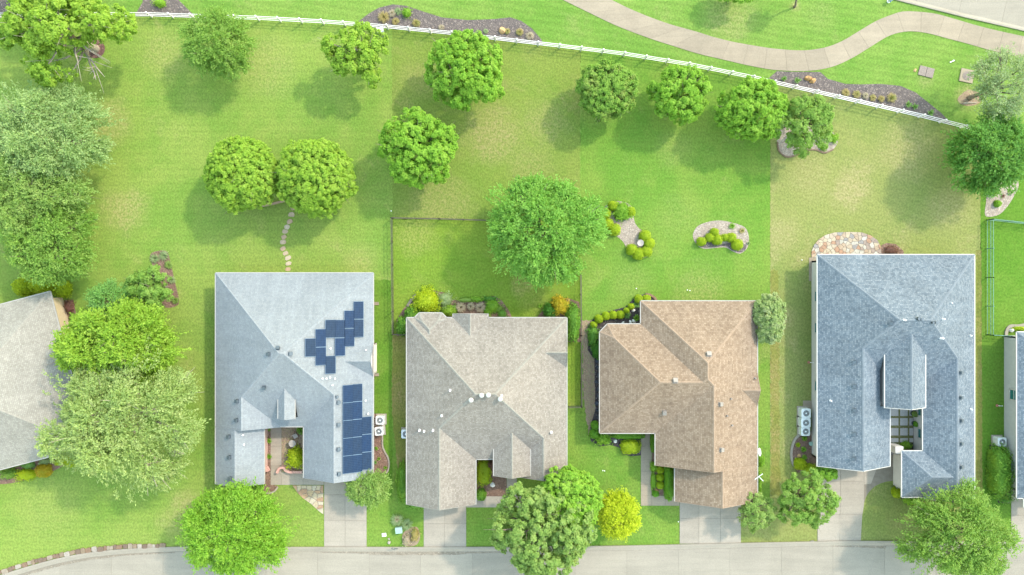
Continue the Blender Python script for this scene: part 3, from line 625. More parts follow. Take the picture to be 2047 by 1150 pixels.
def cover_hp(B, pl, A_idx, B_idx):
    """half planes of the region where volume B lies above plane pl"""
    out = list(B.hp)
    for _, a, b, c in B.planes:
        da, db, dc = a - pl[0], b - pl[1], c - pl[2]
        if abs(da) < 1e-4 and abs(db) < 1e-4:
            if abs(dc) < 2e-3:
                if B_idx < A_idx: continue
                return None
            if dc > 0: continue
            return None
        out.append((da, db, dc))
    return out
def subtract(polys, hps):
    res = []
    for poly in polys:
        rem = poly; pieces = []
        for a, b, c in hps:
            o = clip_half(rem, -a, -b, -c)
            if len(o) > 2 and abs(poly_area(o)) > 1e-5: pieces.append(o)
            rem = clip_half(rem, a, b, c)
            if len(rem) < 3 or abs(poly_area(rem)) < 1e-5: rem = None; break
        if rem is None: res.append(poly)
        else: res += pieces
    return res
def seg_sub(ivs, p, q, hps, eps=0.0):                     # remove from the intervals of segment p-q what lies inside all half planes
    lo, hi = 0.0, 1.0
    for a, b, c in hps:
        f0 = a * p[0] + b * p[1] + c + eps; f1 = a * q[0] + b * q[1] + c + eps
        if f0 < 0 and f1 < 0: return ivs
        if f0 >= 0 and f1 >= 0: continue
        t = f0 / (f0 - f1)
        if f0 < 0: lo = max(lo, t)
        else: hi = min(hi, t)
    if hi - lo < 1e-6: return ivs
    out = []
    for a, b in ivs:
        if lo > a: out.append((a, min(b, lo)))
        if hi < b: out.append((max(a, hi), b))
    return [(a, b) for a, b in out if b - a > 1e-4]
def lerp(p, q, t): return (p[0] + (q[0] - p[0]) * t, p[1] + (q[1] - p[1]) * t)
class House:
    def __init__(s, name, label, vols, roof, cap, wall, gut='gutter_tan', gable=None, rake=None):
        s.vols = vols; cx = sum(p[0] for p in vols[0].poly) / 4; cy = sum(p[1] for p in vols[0].poly) / 4
        s.root = empty(name, (0, 0, 0), label, 'house'); R_ = s.root
        v = []; f = []; uv = []
        for ai, A in enumerate(vols):
            for (ei, a, b, c) in A.planes:
                face = A.poly
                for (ej, a2, b2, c2) in A.planes:
                    if ej != ei: face = clip_half(face, a2 - a, b2 - b, c2 - c)
                    if len(face) < 3: break
                if len(face) < 3: continue
                polys = [face]
                for bi, B in enumerate(vols):
                    if bi == ai: continue
                    hps = cover_hp(B, (a, b, c), ai, bi)
                    if hps is not None: polys = subtract(polys, hps)
                nx, ny, _ = A.hp[ei]; cs = math.sqrt(1 + A.pitch ** 2)
                for p in polys:
                    i0 = len(v); v += [(x, y, a * x + b * y + c) for x, y in p]; f.append(list(range(i0, i0 + len(p))))
                    uv.append([(x * -ny + y * nx + 37 * ei, (x * nx + y * ny) * cs + 11 * ei) for x, y in p])
        s.roof = mesh_obj('roof', v, f, M[roof], R_, uvs=uv)
        # soffits close the roof from below
        for ai, A in enumerate(vols):
            mesh_obj('soffit', [(x, y, A.ze - .14 - .003 * ai) for x, y in A.poly], [list(range(len(A.poly)))[::-1]], M['soffit'], s.roof)
        # ridge and hip caps
        for ai, A in enumerate(vols):
            for i in range(len(A.planes)):
                for j in range(i + 1, len(A.planes)):
                    (_, a, b, c), (_, a2, b2, c2) = A.planes[i], A.planes[j]; A_, B_, C_ = a - a2, b - b2, c - c2
                    L = math.hypot(A_, B_)
                    if L < 1e-6: continue
                    p0 = (-A_ * C_ / L ** 2, -B_ * C_ / L ** 2); d = (-B_ / L, A_ / L)
                    p, q = (p0[0] - d[0] * 300, p0[1] - d[1] * 300), (p0[0] + d[0] * 300, p0[1] + d[1] * 300)
                    lo, hi = 0.0, 1.0; hps = list(A.hp) + [(e - a, g - b, h - c) for k, (_, e, g, h) in enumerate(A.planes) if k not in (i, j)]
                    ok = True
                    for e, g, h in hps:
                        f0 = e * p[0] + g * p[1] + h; f1 = e * q[0] + g * q[1] + h
                        if f0 < 0 and f1 < 0: ok = False; break
                        if f0 >= 0 and f1 >= 0: continue
                        t = f0 / (f0 - f1)
                        if f0 < 0: lo = max(lo, t)
                        else: hi = min(hi, t)
                    if not ok or hi - lo < 1e-5: continue
                    p, q = lerp(p, q, lo), lerp(p, q, hi); ivs = [(0, 1)]
                    for bi, B in enumerate(vols):
                        if bi == ai: continue
                        hz = list(B.hp) + [(e - a, g - b, h - c) for _, e, g, h in B.planes]
                        ivs = seg_sub(ivs, p, q, hz, .004)
                    for t0, t1 in ivs:
                        u, w = lerp(p, q, t0), lerp(p, q, t1)
                        if math.hypot(u[0] - w[0], u[1] - w[1]) < .3: continue
                        P0 = Vector((u[0], u[1], a * u[0] + b * u[1] + c)); P1 = Vector((w[0], w[1], a * w[0] + b * w[1] + c))
                        mb = MB(); dd = (P1 - P0).normalized(); side = dd.cross(Vector((0, 0, 1))).normalized()
                        prof = []
                        for (e, g, h), sg in (((a, b, c), 1), ((a2, b2, c2), 1)): pass
                        drop = lambda o: min(0, 0)
                        vv = []
                        for P in (P0, P1):
                            for o in (-.11, 0, .11):
                                x, y = P.x + side.x * o, P.y + side.y * o
                                zz = min(a * x + b * y + c, a2 * x + b2 * y + c2) if o else P.z
                                vv.append((x, y, zz + .018 + (0 if o else .008)))
                        vv += [(x, y, z - .06) for x, y, z in vv]
                        mb.add(vv, [[0, 1, 4, 3], [1, 2, 5, 4], [0, 3, 9, 6], [2, 8, 11, 5], [0, 6, 7, 1], [1, 7, 8, 2], [3, 4, 10, 9], [4, 5, 11, 10]])
                        mb.build('ridge_cap', M[cap], s.roof)
        # gutters on the eaves, rake boards on the gables, walls underneath
        for ai, A in enumerate(vols):
            n = len(A.poly)
            for i in range(n):
                p, q = A.poly[i], A.poly[(i + 1) % n]; nx, ny, _ = A.hp[i]
                if A.types[i] == 's':
                    ivs = [(0, 1)]
                    for bi, B in enumerate(vols):
                        if bi == ai: continue
                        hz = list(B.hp) + [(e, g, h - A.ze) for _, e, g, h in B.planes]
                        ivs = seg_sub(ivs, p, q, hz, .004 if bi < ai else -.004)
                    for t0, t1 in ivs:
                        u, w = lerp(p, q, t0), lerp(p, q, t1)
                        if math.hypot(u[0] - w[0], u[1] - w[1]) < .12: continue
                        mb = MB(); o = .032
                        mb.bar((u[0] - nx * o, u[1] - ny * o, A.ze - .055), (w[0] - nx * o, w[1] - ny * o, A.ze - .055), .08, .12)
                        mb.build('gutter', M[gut], s.roof)
                elif A.types[i] == 'g':
                    ts = [0.0, 1.0]; zs = lambda t: A.z(*lerp(p, q, t))
                    best = max(np.linspace(0, 1, 401), key=zs); ts = [0.0, float(best), 1.0]
                    for t0, t1 in zip(ts, ts[1:]):
                        u, w = lerp(p, q, t0), lerp(p, q, t1); mb = MB(); o = -.03
                        mb.bar((u[0] - nx * o, u[1] - ny * o, zs(t0) - .065), (w[0] - nx * o, w[1] - ny * o, zs(t1) - .065), .05, .16)
                        mb.build('rake_board', M[rake or cap], s.roof)
            w_ = A.wall; m = len(w_)
            for i in range(m):
                p, q = w_[i], w_[(i + 1) % m]; L = math.hypot(q[0] - p[0], q[1] - p[1])
                if L < .2: continue
                k = min(range(n), key=lambda e: abs(A.hp[e][0] * p[0] + A.hp[e][1] * p[1] + A.hp[e][2] - (A.ov if A.types[e] != 'o' else 0)) + abs(A.hp[e][0] * q[0] + A.hp[e][1] * q[1] + A.hp[e][2] - (A.ov if A.types[e] != 'o' else 0)))
                if A.types[k] == 'o': continue
                nx, ny, _ = A.hp[k]; th = .16
                if A.types[k] == 's':
                    ivs = [(0, 1)]
                    for bi, B in enumerate(vols):
                        if bi == ai or B.ze < A.ze - .01: continue
                        ivs = seg_sub(ivs, p, q, edges_hp(ccw(B.wall)), .003 if bi < ai else -.003)
                    for t0, t1 in ivs:
                        u, w = lerp(p, q, t0), lerp(p, q, t1)
                        if math.hypot(u[0] - w[0], u[1] - w[1]) < .1: continue
                        mb = MB(); mb.bar((u[0] + nx * th / 2, u[1] + ny * th / 2, (A.ze - .13) / 2), (w[0] + nx * th / 2, w[1] + ny * th / 2, (A.ze - .13) / 2), th, A.ze - .13)
                        mb.build('wall', M[wall], R_)
                else:
                    zs = lambda t: A.z(*lerp(p, q, t)) - .04
                    best = float(max(np.linspace(0, 1, 401), key=zs)); pr = [(0, 0), (1, 0), (1, zs(1)), (best, zs(best)), (0, zs(0))]
                    vv = []
                    for o in (0, th):
                        for t, z in pr: x, y = lerp(p, q, t); vv.append((x + nx * o, y + ny * o, z))
                    mesh_obj('gable_wall', vv, [[0, 1, 2, 3, 4], [9, 8, 7, 6, 5]] + [[i_ % 5 + 5, (i_ + 1) % 5 + 5, (i_ + 1) % 5, i_] for i_ in range(5)], M[gable or wall], R_)
    def zr(s, x, y):
        best = None
        for A in s.vols:
            if A.inside(x, y, .02):
                z = A.z(x, y)
                if best is None or z > best[0]:
                    pl = min(A.planes, key=lambda P: P[1] * x + P[2] * y + P[3]); best = (z, pl)
        return best
    def on(s, px, py):                                    # point of the roof under a survey mark, with its normal
        z = 4.5
        for _ in range(25):
            x, y = W(px, py, z); b = s.zr(x, y)
            if b is None: return Vector((x, y, z)), Vector((0, 0, 1))
            z = .5 * z + .5 * b[0]
        _, a, c, _d = b[1]
        return Vector((x, y, z)), Vector((-a, -c, 1)).normalized()
    def frame(s, px, py):
        p, n = s.on(px, py); up = (Vector((0, 0, 1)) - n * n.z)
        up = up.normalized() if up.length > 1e-4 else Vector((0, 1, 0)); al = up.cross(n)
        return p, n, up, al
    def box_vent(s, px, py, mat='vent', w=.42):
        p, n, up, al = s.frame(px, py); mb = MB(); rot = Matrix((al, up, n)).transposed()
        mb.box(p + n * .02, (w * 1.12, w * 1.12, .02), M=rot); mb.box(p + n * .12, (w * .8, w * .8, .18), M=rot); mb.box(p + n * .22 - up * .02, (w, w, .05), M=rot)
        mb.build('roof_vent', M[mat], s.roof)
    def turbine(s, px, py):
        p, n, up, al = s.frame(px, py); mb = MB()
        mb.lathe([(.12, -.15), (.12, .2), (.2, .23), (.235, .32), (.225, .40), (.16, .48), (.05, .52)], p, 14); mb.build('turbine_vent', M['vent_white'], s.roof, True)
    def pipe(s, px, py, r=.06, h=.35, mat='pipe'):
        p, n, up, al = s.frame(px, py); mb = MB()
        mb.box(p + n * .012, (r * 2.6, r * 2.6, .02), M=Matrix((al, up, n)).transposed()); mb.tube([p - Vector((0, 0, .05)), p + Vector((0, 0, h))], r, 8); mb.build('vent_pipe', M[mat], s.roof)
    def panel(s, px, py, w=1.0, L=1.68):
        p, n, up, al = s.frame(px, py); rot = Matrix((al, up, n)).transposed(); c = p + n * .12
        mb = MB(); mb.box(c, (L, w, .04), M=rot); o_v = list(mb.v); o_f = list(mb.f)
        e = .028; q = [c + n * .0235 + al * (x * (L / 2 - e)) + up * (y * (w / 2 - e)) for x, y in ((-1, -1), (1, -1), (1, 1), (-1, 1))]
        b0 = len(o_v); o_v += [tuple(x) for x in q]; o_f.append([b0, b0 + 1, b0 + 2, b0 + 3])
        uvs = [[(0, 0)] * len(ff) for ff in o_f]; uvs[-1] = [(0, 0), (0, 1), (1, 1), (1, 0)]
        mesh_obj('solar_panel', o_v, o_f, None, s.roof, uvs=uvs, mats=[M['solar_frame'], M['solar']], fmat=[0] * (len(o_f) - 1) + [1])
    def window(s, x, y, nx, ny, w, z0, z1):
        t = Vector((-ny, nx, 0)); n = Vector((nx, ny, 0)); c = Vector((x, y, (z0 + z1) / 2)); h = z1 - z0; mb = MB(); rot = Matrix((t, n, Vector((0, 0, 1)))).transposed()
        for dx, dz, sx, sz in ((0, h / 2, w + .16, .1), (0, -h / 2, w + .16, .1), (-w / 2, 0, .08, h), (w / 2, 0, .08, h), (0, 0, w, .05)): mb.box(c + n * .03 + t * dx + Vector((0, 0, dz)), (sx, .09, sz), M=rot)
        f = mb.build('window', M['trim'], s.root); mb = MB(); mb.box(c + n * .012, (w - .06, .02, h - .06), M=rot); mb.build('pane', M['glass'], f)
PI1 = .575
h1 = House('solar_house', 'house with pale blue grey shingle roof carrying two groups of solar panels', [
    rect(431, 546, 746, 853, 'ssss', 2.7, PI1), rect(607, 700, 746, 956, 'gsos', 2.7, PI1), rect(431, 700, 560, 854.6, 'gsos', 2.7, PI1, .45),
    rect(431, 800, 528, 968, 'gsos', 2.7, PI1), rect(556, 750, 589, 838, 'gsos', 4.35, .8, .2), rect(655, 687, 746, 753, 'sgso', 2.7, .86, .12)], 'roof1', 'cap1', 'brick_pink', gable='stucco_cream')
for x, y in ((538, 708), (556, 697), (580, 707), (528, 774), (475, 802), (474, 840), (459, 873), (460, 914), (462, 956), (676, 804), (676, 849), (676, 898), (677, 947)): h1.box_vent(x, y, 'vent', .32)
h1.box_vent(673, 793, 'vent', .22)
for x, y in ((486, 870), (488, 889), (661, 697), (736, 827), (645, 757), (653, 757), (660, 755), (665, 770), (670, 757), (731, 801), (732, 700)): h1.pipe(x, y, .05, .22)
for x, y0, n in ((620, 676.5, 1), (640.6, 657.6, 2), (660, 639, 1), (660, 711, 1), (679, 639, 2), (697.6, 620.3, 2), (716, 602, 2)):
    for k in range(n): h1.panel(x, y0 + 36.3 * (k + .5))
for x, y0, n in ((694.6, 769.5, 5), (713.6, 767.3, 5), (732.2, 832.6, 3)):
    for k in range(n): h1.panel(x, y0 + 35.3 * (k + .5))
h2 = House('grey_tan_house', 'house with grey tan shingle roof and four white turbine vents at its peak', [
    rect(813, 635.5, 1133, 918, 'ssss'), rect(813, 800, 951, 1009, 'gsos'), rect(987, 845, 1060, 952, 'gsos', 3.35), rect(1038, 800, 1133, 955, 'gsos'),
    rect(1040, 672, 1133, 735, 'sgso', 2.7, .8, .15), rect(906, 627, 975, 720, 'osgs', 2.7, .58, .4),
    Vol([(828, 700), (893, 700), (893, 636), (883, 626), (838, 626), (828, 636)], 'osssss', 2.7, .58, .4)], 'roof2', 'cap2', 'brick_tan')
for x, y in ((942, 799), (963, 789.5), (976.5, 789), (1000, 797)): h2.turbine(x, y)
for x, y, h in ((900, 780, .5), (883, 831, .3), (866, 860, .5), (848, 862, .3), (839, 860, .45), (1102, 864, .4), (1003, 791, .3)): h2.pipe(x, y, .08, h)
h3 = House('brown_house', 'house with warm brown shingle roof stepping down to a wide garage gable', [
    Vol([(1199, 866), (1400, 866), (1400, 648), (1214.5, 648), (1199, 664)], 'sosss', 2.7, .58), rect(1281, 602, 1514, 866, 'ssss'),
    rect(1310, 752, 1514, 931, 'gsos'), rect(1349, 870, 1514, 1003, 'gsos'), rect(1430, 744, 1514, 812, 'sgso', 2.7, .61, .3)], 'roof3', 'cap3', 'brick_tan')
for x, y in ((1417, 709), (1350, 762)): h3.turbine.__func__(h3, x, y) if False else h3.box_vent(x, y, 'vent_brown', .42)
for x, y in ((1328, 824), (1439, 808), (1441, 899)): h3.box_vent(x, y, 'vent_brown', .36)
for x, y in ((1509, 756), (1453, 831), (1463, 850), (1461, 797)): h3.pipe(x, y, .06, .3, 'vent_brown')
h4 = House('slate_blue_house', 'house with slate blue shingle roof, raised centre gable and paved courtyard', [
    rect(1634, 509.5, 1948, 765, 'ssss'), rect(1634, 600, 1779, 933, 'gsos'), rect(1845, 600, 1948, 997.5, 'gsos'), rect(1769, 635, 1850, 816, 'gsos', 4.35, .62, .35),
    rect(1803, 902, 1900, 994, 'ssos')if False else Vol([(1803, 994), (1893, 994), (1893, 902), (1803, 902)], 'soss', 2.7, .58)], 'roof4', 'cap4', 'stucco', 'trim', rake='trim')
for x, y in ((1782, 647), (1709, 724), (1709, 772), (1709, 820), (1709, 868), (1708, 917), (1919, 745), (1919, 795), (1920, 841), (1920, 887), (1920, 934), (1920, 980)): h4.box_vent(x, y, 'vent', .3)
for x, y, r_, h in ((1807, 640, .07, .3), (1835, 637, .16, .3), (1840, 638, .12, .35), (1863, 645, .1, .3), (1869, 645, .1, .3), (1884, 638, .07, .4), (1881, 676, .09, .4), (1902, 606, .05, .2), (1939, 671, .06, .3), (1660, 801, .06, .3), (1940, 818, .06, .3)): h4.pipe(x, y, r_, h, 'pipe' if r_ < .1 else 'vent')
xw = min(p[0] for p in h4.vols[0].wall)
for py in (593, 656, 773): h4.window(xw, W(0, py, 1.6)[1], -1, 0, 1.0, .9, 2.2)
xw = min(p[0] for p in h4.vols[2].wall)
for py in (823, 868): h4.window(xw, W(0, py, 1.6)[1], -1, 0, .95, .9, 2.2)
h0 = House('far_left_house', 'house set at an angle with pale tan shingle roof at the left edge', [
    Vol([(-226.6, 998), (180, 892), (100, 583), (-306.6, 689)], 'ssss', 2.7, .55)], 'roof0', 'cap0', 'brick_tan')
h5 = House('far_right_house', 'slate roofed house with pale grey wall at the right edge', [
    rect(2033, 664, 2330, 996, 'ssss'), rect(2047, 735, 2110, 1015, 'gsos', 2.7, .58)], 'roof4', 'cap4', 'stucco_grey', 'trim')
xw = min(p[0] for p in h5.vols[0].wall); h5.window(xw, W(0, 790, 1.6)[1], -1, 0, 1.0, .9, 2.2)
# white entry wall and gate pier beside the courtyard
mb = MB(); a = W(1790, 893, 1.9); b = W(1806, 908, 1.9); mb.box(((a[0] + b[0]) / 2, (a[1] + b[1]) / 2, .95), (abs(b[0] - a[0]), abs(a[1] - b[1]), 1.9))
tag(mb.build('entry_pier', M['stucco']), 'white square entry pier between courtyard and driveway of slate blue house', 'pier')
mb = MB(); c = W3(1782, 907, 2.2); mb.box(c, (.22, .3, .06)); mb.box(c - Vector((0, 0, .17)), (.14, .14, .3)); mb.bar(c - Vector((0, 0, .25)), c + Vector((1.0, -.18, -.25)), .04, .04)
tag(mb.build('wall_lantern', M['black']), 'black bracket lantern beside the white entry pier', 'lantern')
mb = MB(); c = W3(1790, 966, 0); mb.box(c + Vector((.25, 0, .2)), (.6, .9, .4)); tag(mb.build('planter_box', M['stucco_grey']), 'pale planter box at the garage corner of the slate blue house', 'planter')
# television aerial and dish on the brown house
p = W3(1515, 952, 2.6); root = empty('roof_aerial', p, 'white television aerial on the right eave of the brown house', 'aerial')
mb = MB(); mb.tube([p, p + Vector((0, 0, .5))], .025, 6); under(mb.build('mast', M['white']), root)
mb = MB(); q = p + Vector((0, 0, .5)); mb.bar(q + Vector((-.45, -.2, 0)), q + Vector((.3, .35, 0)), .06, .03); under(mb.build('boom', M['ac']), root)
mb = MB(); mb.bar(q + Vector((0, 0, .03)), q + Vector((.35, -.35, .03)), .06, .03); under(mb.build('arm', M['ac']), root)
p = W3(1516, 904, 2.3); root = empty('satellite_dish', p, 'white satellite dish tucked under the right eave of the brown house', 'dish')
mb = MB(); mb.tube([p + Vector((-.3, 0, 0)), p], .03, 6); under(mb.build('bracket', M['white']), root)
mb = MB(); mb.lathe([(.02, 0), (.2, .03), (.36, .1), (.4, .14), (.36, .12), (.2, .05), (.02, .02)], (0, 0, 0), 18); o = mb.build('reflector', M['white'], root, True); o.rotation_euler = (0, R(55), .2)
# ------------------------------------------------------------------ air conditioners
def ac(px, py, label, rot=0, w=.86, h=.8, slab=True, group='air conditioners'):
    c = W3(px, py, h); c.z = 0; root = empty('air_conditioner', c, label, 'air conditioner', group, rot)
    mb = MB(); mb.box((0, 0, .05), (w + .22, w + .22, .1))
    if slab: mb.build('pad', M['drive'], root)
    pl = []
    for sx, sy in ((1, 1), (-1, 1), (-1, -1), (1, -1)):
        for k in range(4):
            t = math.atan2(sy, sx) - math.pi / 4 + k * math.pi / 6; pl.append((sx * (w / 2 - .12) + .12 * math.cos(t), sy * (w / 2 - .12) + .12 * math.sin(t)))
    mb = MB(); mb.prism(ccw(pl), .1, h); mb.build('cabinet', M['ac'], root)
    mb = MB(); mb.lathe([(.30, h + .004), (.30, h + .012), (.02, h + .012)], (0, 0, 0), 20); mb.build('fan_opening', M['ac_dark'], root)
    mb = MB(); mb.lathe([(.34, h + .001), (.34, h + .035), (.30, h + .035), (.30, h + .02)], (0, 0, 0), 20, cap=False)
    for r_ in (.24, .17): mb.tube([(r_ * math.cos(t), r_ * math.sin(t), h + .03) for t in np.linspace(0, 2 * math.pi, 19)], .008, 4, cap=False)
    mb.lathe([(.09, h + .02), (.09, h + .045), (.01, h + .05)], (0, 0, 0), 12); mb.build('fan_guard', M['ac'], root)
    mb = MB()
    for k in range(4):
        t = k * math.pi / 2 + .4; mb.bar((.08 * math.cos(t), .08 * math.sin(t), h + .016), (.27 * math.cos(t), .27 * math.sin(t), h + .016), .13, .006)
    mb.build('fan_blade', M['vent'], root)
    mb = MB(); mb.tube([(-w / 2, .1, .4), (-w / 2 - .25, .1, .4), (-w / 2 - .25, .1, .1)], .03, 6); mb.build('line_set', M['black'], root)
ac(759.5, 840.5, 'upper air conditioner beside the solar panel house, dark fan showing', .0, .84)
ac(757.5, 862.5, 'lower air conditioner beside the solar panel house, on the cream pad', .08, .82)
ac(811, 868, 'lone air conditioner half under the left eave of the grey tan house', 0, .86)
ac(1611.5, 826.5, 'top one of three air conditioners in a column by the slate blue house', math.pi, .92, .95)
ac(1611, 845.5, 'middle one of three air conditioners in a column by the slate blue house', math.pi, .92, .95)
ac(1610.5, 863, 'bottom one of three air conditioners in a column by the slate blue house', math.pi, .86, .85)
ac(2003.5, 884, 'air conditioner at the top end of the tall hedge on the far right', math.pi, .86, .9)
slabs('ac_pad', [[(1605, 801), (1622, 801), (1622, 818), (1605, 818)]], mat='path')
# ------------------------------------------------------------------ white rail fence
root = empty('white_rail_fence', W3(1023, 85), 'long white three rail fence running across behind the back lawns', 'fence')
pth = resample([W(*p) for p in FENCE], 2.15); rn = random.Random(2)
pm = MB(); pm.box((0, 0, .65), (.12, .12, 1.30)); pm.box((0, 0, 1.315), (.15, .15, .03)); pm.add([(-.07, -.07, 1.33), (.07, -.07, 1.33), (.07, .07, 1.33), (-.07, .07, 1.33), (0, 0, 1.38)], [[0, 1, 4], [1, 2, 4], [2, 3, 4], [3, 0, 4]])
post0 = pm.build('post', M['white']); first = True
end = np.array(W(*FENCE[-1]))
for i, p in enumerate(pth):
    if p[0] < -62: continue
    d = pth[min(i + 1, len(pth) - 1)] - pth[max(0, i - 1)]; ang = math.atan2(d[1], d[0])
    o = post0 if first else post0.copy()
    if not first: col.objects.link(o)
    first = False; o.location = (p[0], p[1], 0); o.rotation_euler.z = ang; under(o, root)
    if i + 1 < len(pth):
        q = pth[i + 1]; dd = (q - p) / np.linalg.norm(q - p)
        for z in (.30, .74, 1.18):
            mb = MB(); mb.bar((p[0] + dd[0] * .067, p[1] + dd[1] * .067, z), (q[0] - dd[0] * .067, q[1] - dd[1] * .067, z), .04, .08); under(mb.build('rail', M['white']), root)
# ------------------------------------------------------------------ iron yard fences
def iron_fence(label, path, h, mat, n_rails=(.12, .62, 1.0), picket=.13, pw=.014):
    pts = [np.array(W(*p)) for p in path]; c = pts[0]; root = empty('iron_fence', (c[0], c[1], 0), label, 'fence')
    pk = MB()
    for a, b in zip(pts, pts[1:]):
        L = np.linalg.norm(b - a); k = max(1, round(L / 2.3)); d = (b - a) / L
        for j in range(k + 1):
            p = a + (b - a) * j / k
            mb = MB(); mb.box((p[0], p[1], h * .52), (.06, .06, h * 1.04)); mb.box((p[0], p[1], h * 1.05), (.08, .08, .03)); under(mb.build('post', M[mat]), root)
        for z in n_rails:
            mb = MB(); mb.bar((a[0], a[1], z * h), (b[0], b[1], z * h), .036, .036); under(mb.build('rail', M[mat]), root)
        for t in np.arange(picket / 2, L, picket): p = a + d * t; pk.bar((p[0], p[1], .06), (p[0], p[1], h), pw, pw)
    o = under(pk.build('pickets', M[mat]), root); o['kind'] = 'stuff'
iron_fence('thin dark iron fence round the back yard of the grey tan house', [(822, 668), (787.5, 668), (785, 437), (880, 439), (975, 442), (1052, 444), (1060, 546), (1110, 547), (1160, 548), (1161, 670), (1161.5, 811), (1136, 812)], 1.2, 'bronze')
iron_fence('green painted iron fence enclosing the small lawn on the far right', [(2180, 470), (2047, 448), (1972, 440), (1972, 555), (1972, 669), (2012, 671)], 1.1, 'verdigris')
# ------------------------------------------------------------------ foliage
def leaf_mesh(name, P, T, Nn, L, Wd, mat, parent=None, core=None):
    """one pointed quad per leaf: P base, T direction, Nn normal (N,3), L length, Wd width (N,)"""
    T = T / np.maximum(np.linalg.norm(T, axis=1, keepdims=True), 1e-6)
    S = np.cross(Nn, T); S /= np.maximum(np.linalg.norm(S, axis=1, keepdims=True), 1e-6)
    n = len(P); V = np.empty((n, 4, 3))
    V[:, 0] = P - T * (L * .5)[:, None]; V[:, 1] = P + S * (Wd * .5)[:, None]; V[:, 2] = P + T * (L * .5)[:, None]; V[:, 3] = P - S * (Wd * .5)[:, None]
    V = V.reshape(-1, 3); F = np.arange(n * 4, dtype=np.int32)
    nv = n * 4; loops = [F]; starts = [np.arange(n) * 4]; tot = [np.full(n, 4)]
    if core is not None:
        cv, cf = core; loops.append(np.array([i + nv for f in cf for i in f], dtype=np.int32)); k = [len(f) for f in cf]
        starts.append(np.cumsum([0] + k[:-1]) + nv); tot.append(np.array(k)); V = np.vstack([V, np.array(cv)])
    me = bpy.data.meshes.new(name); me.vertices.add(len(V)); me.vertices.foreach_set('co', V.astype(np.float32).ravel())
    lp = np.concatenate(loops); me.loops.add(len(lp)); me.loops.foreach_set('vertex_index', lp.astype(np.int32))
    stt = np.concatenate(starts).astype(np.int32); me.polygons.add(len(stt)); me.polygons.foreach_set('loop_start', stt)
    me.update(calc_edges=True); me.validate(); me.materials.append(mat)
    return link(bpy.data.objects.new(name, me), parent)
def unit(v): return v / np.maximum(np.linalg.norm(v, axis=-1, keepdims=True), 1e-9)
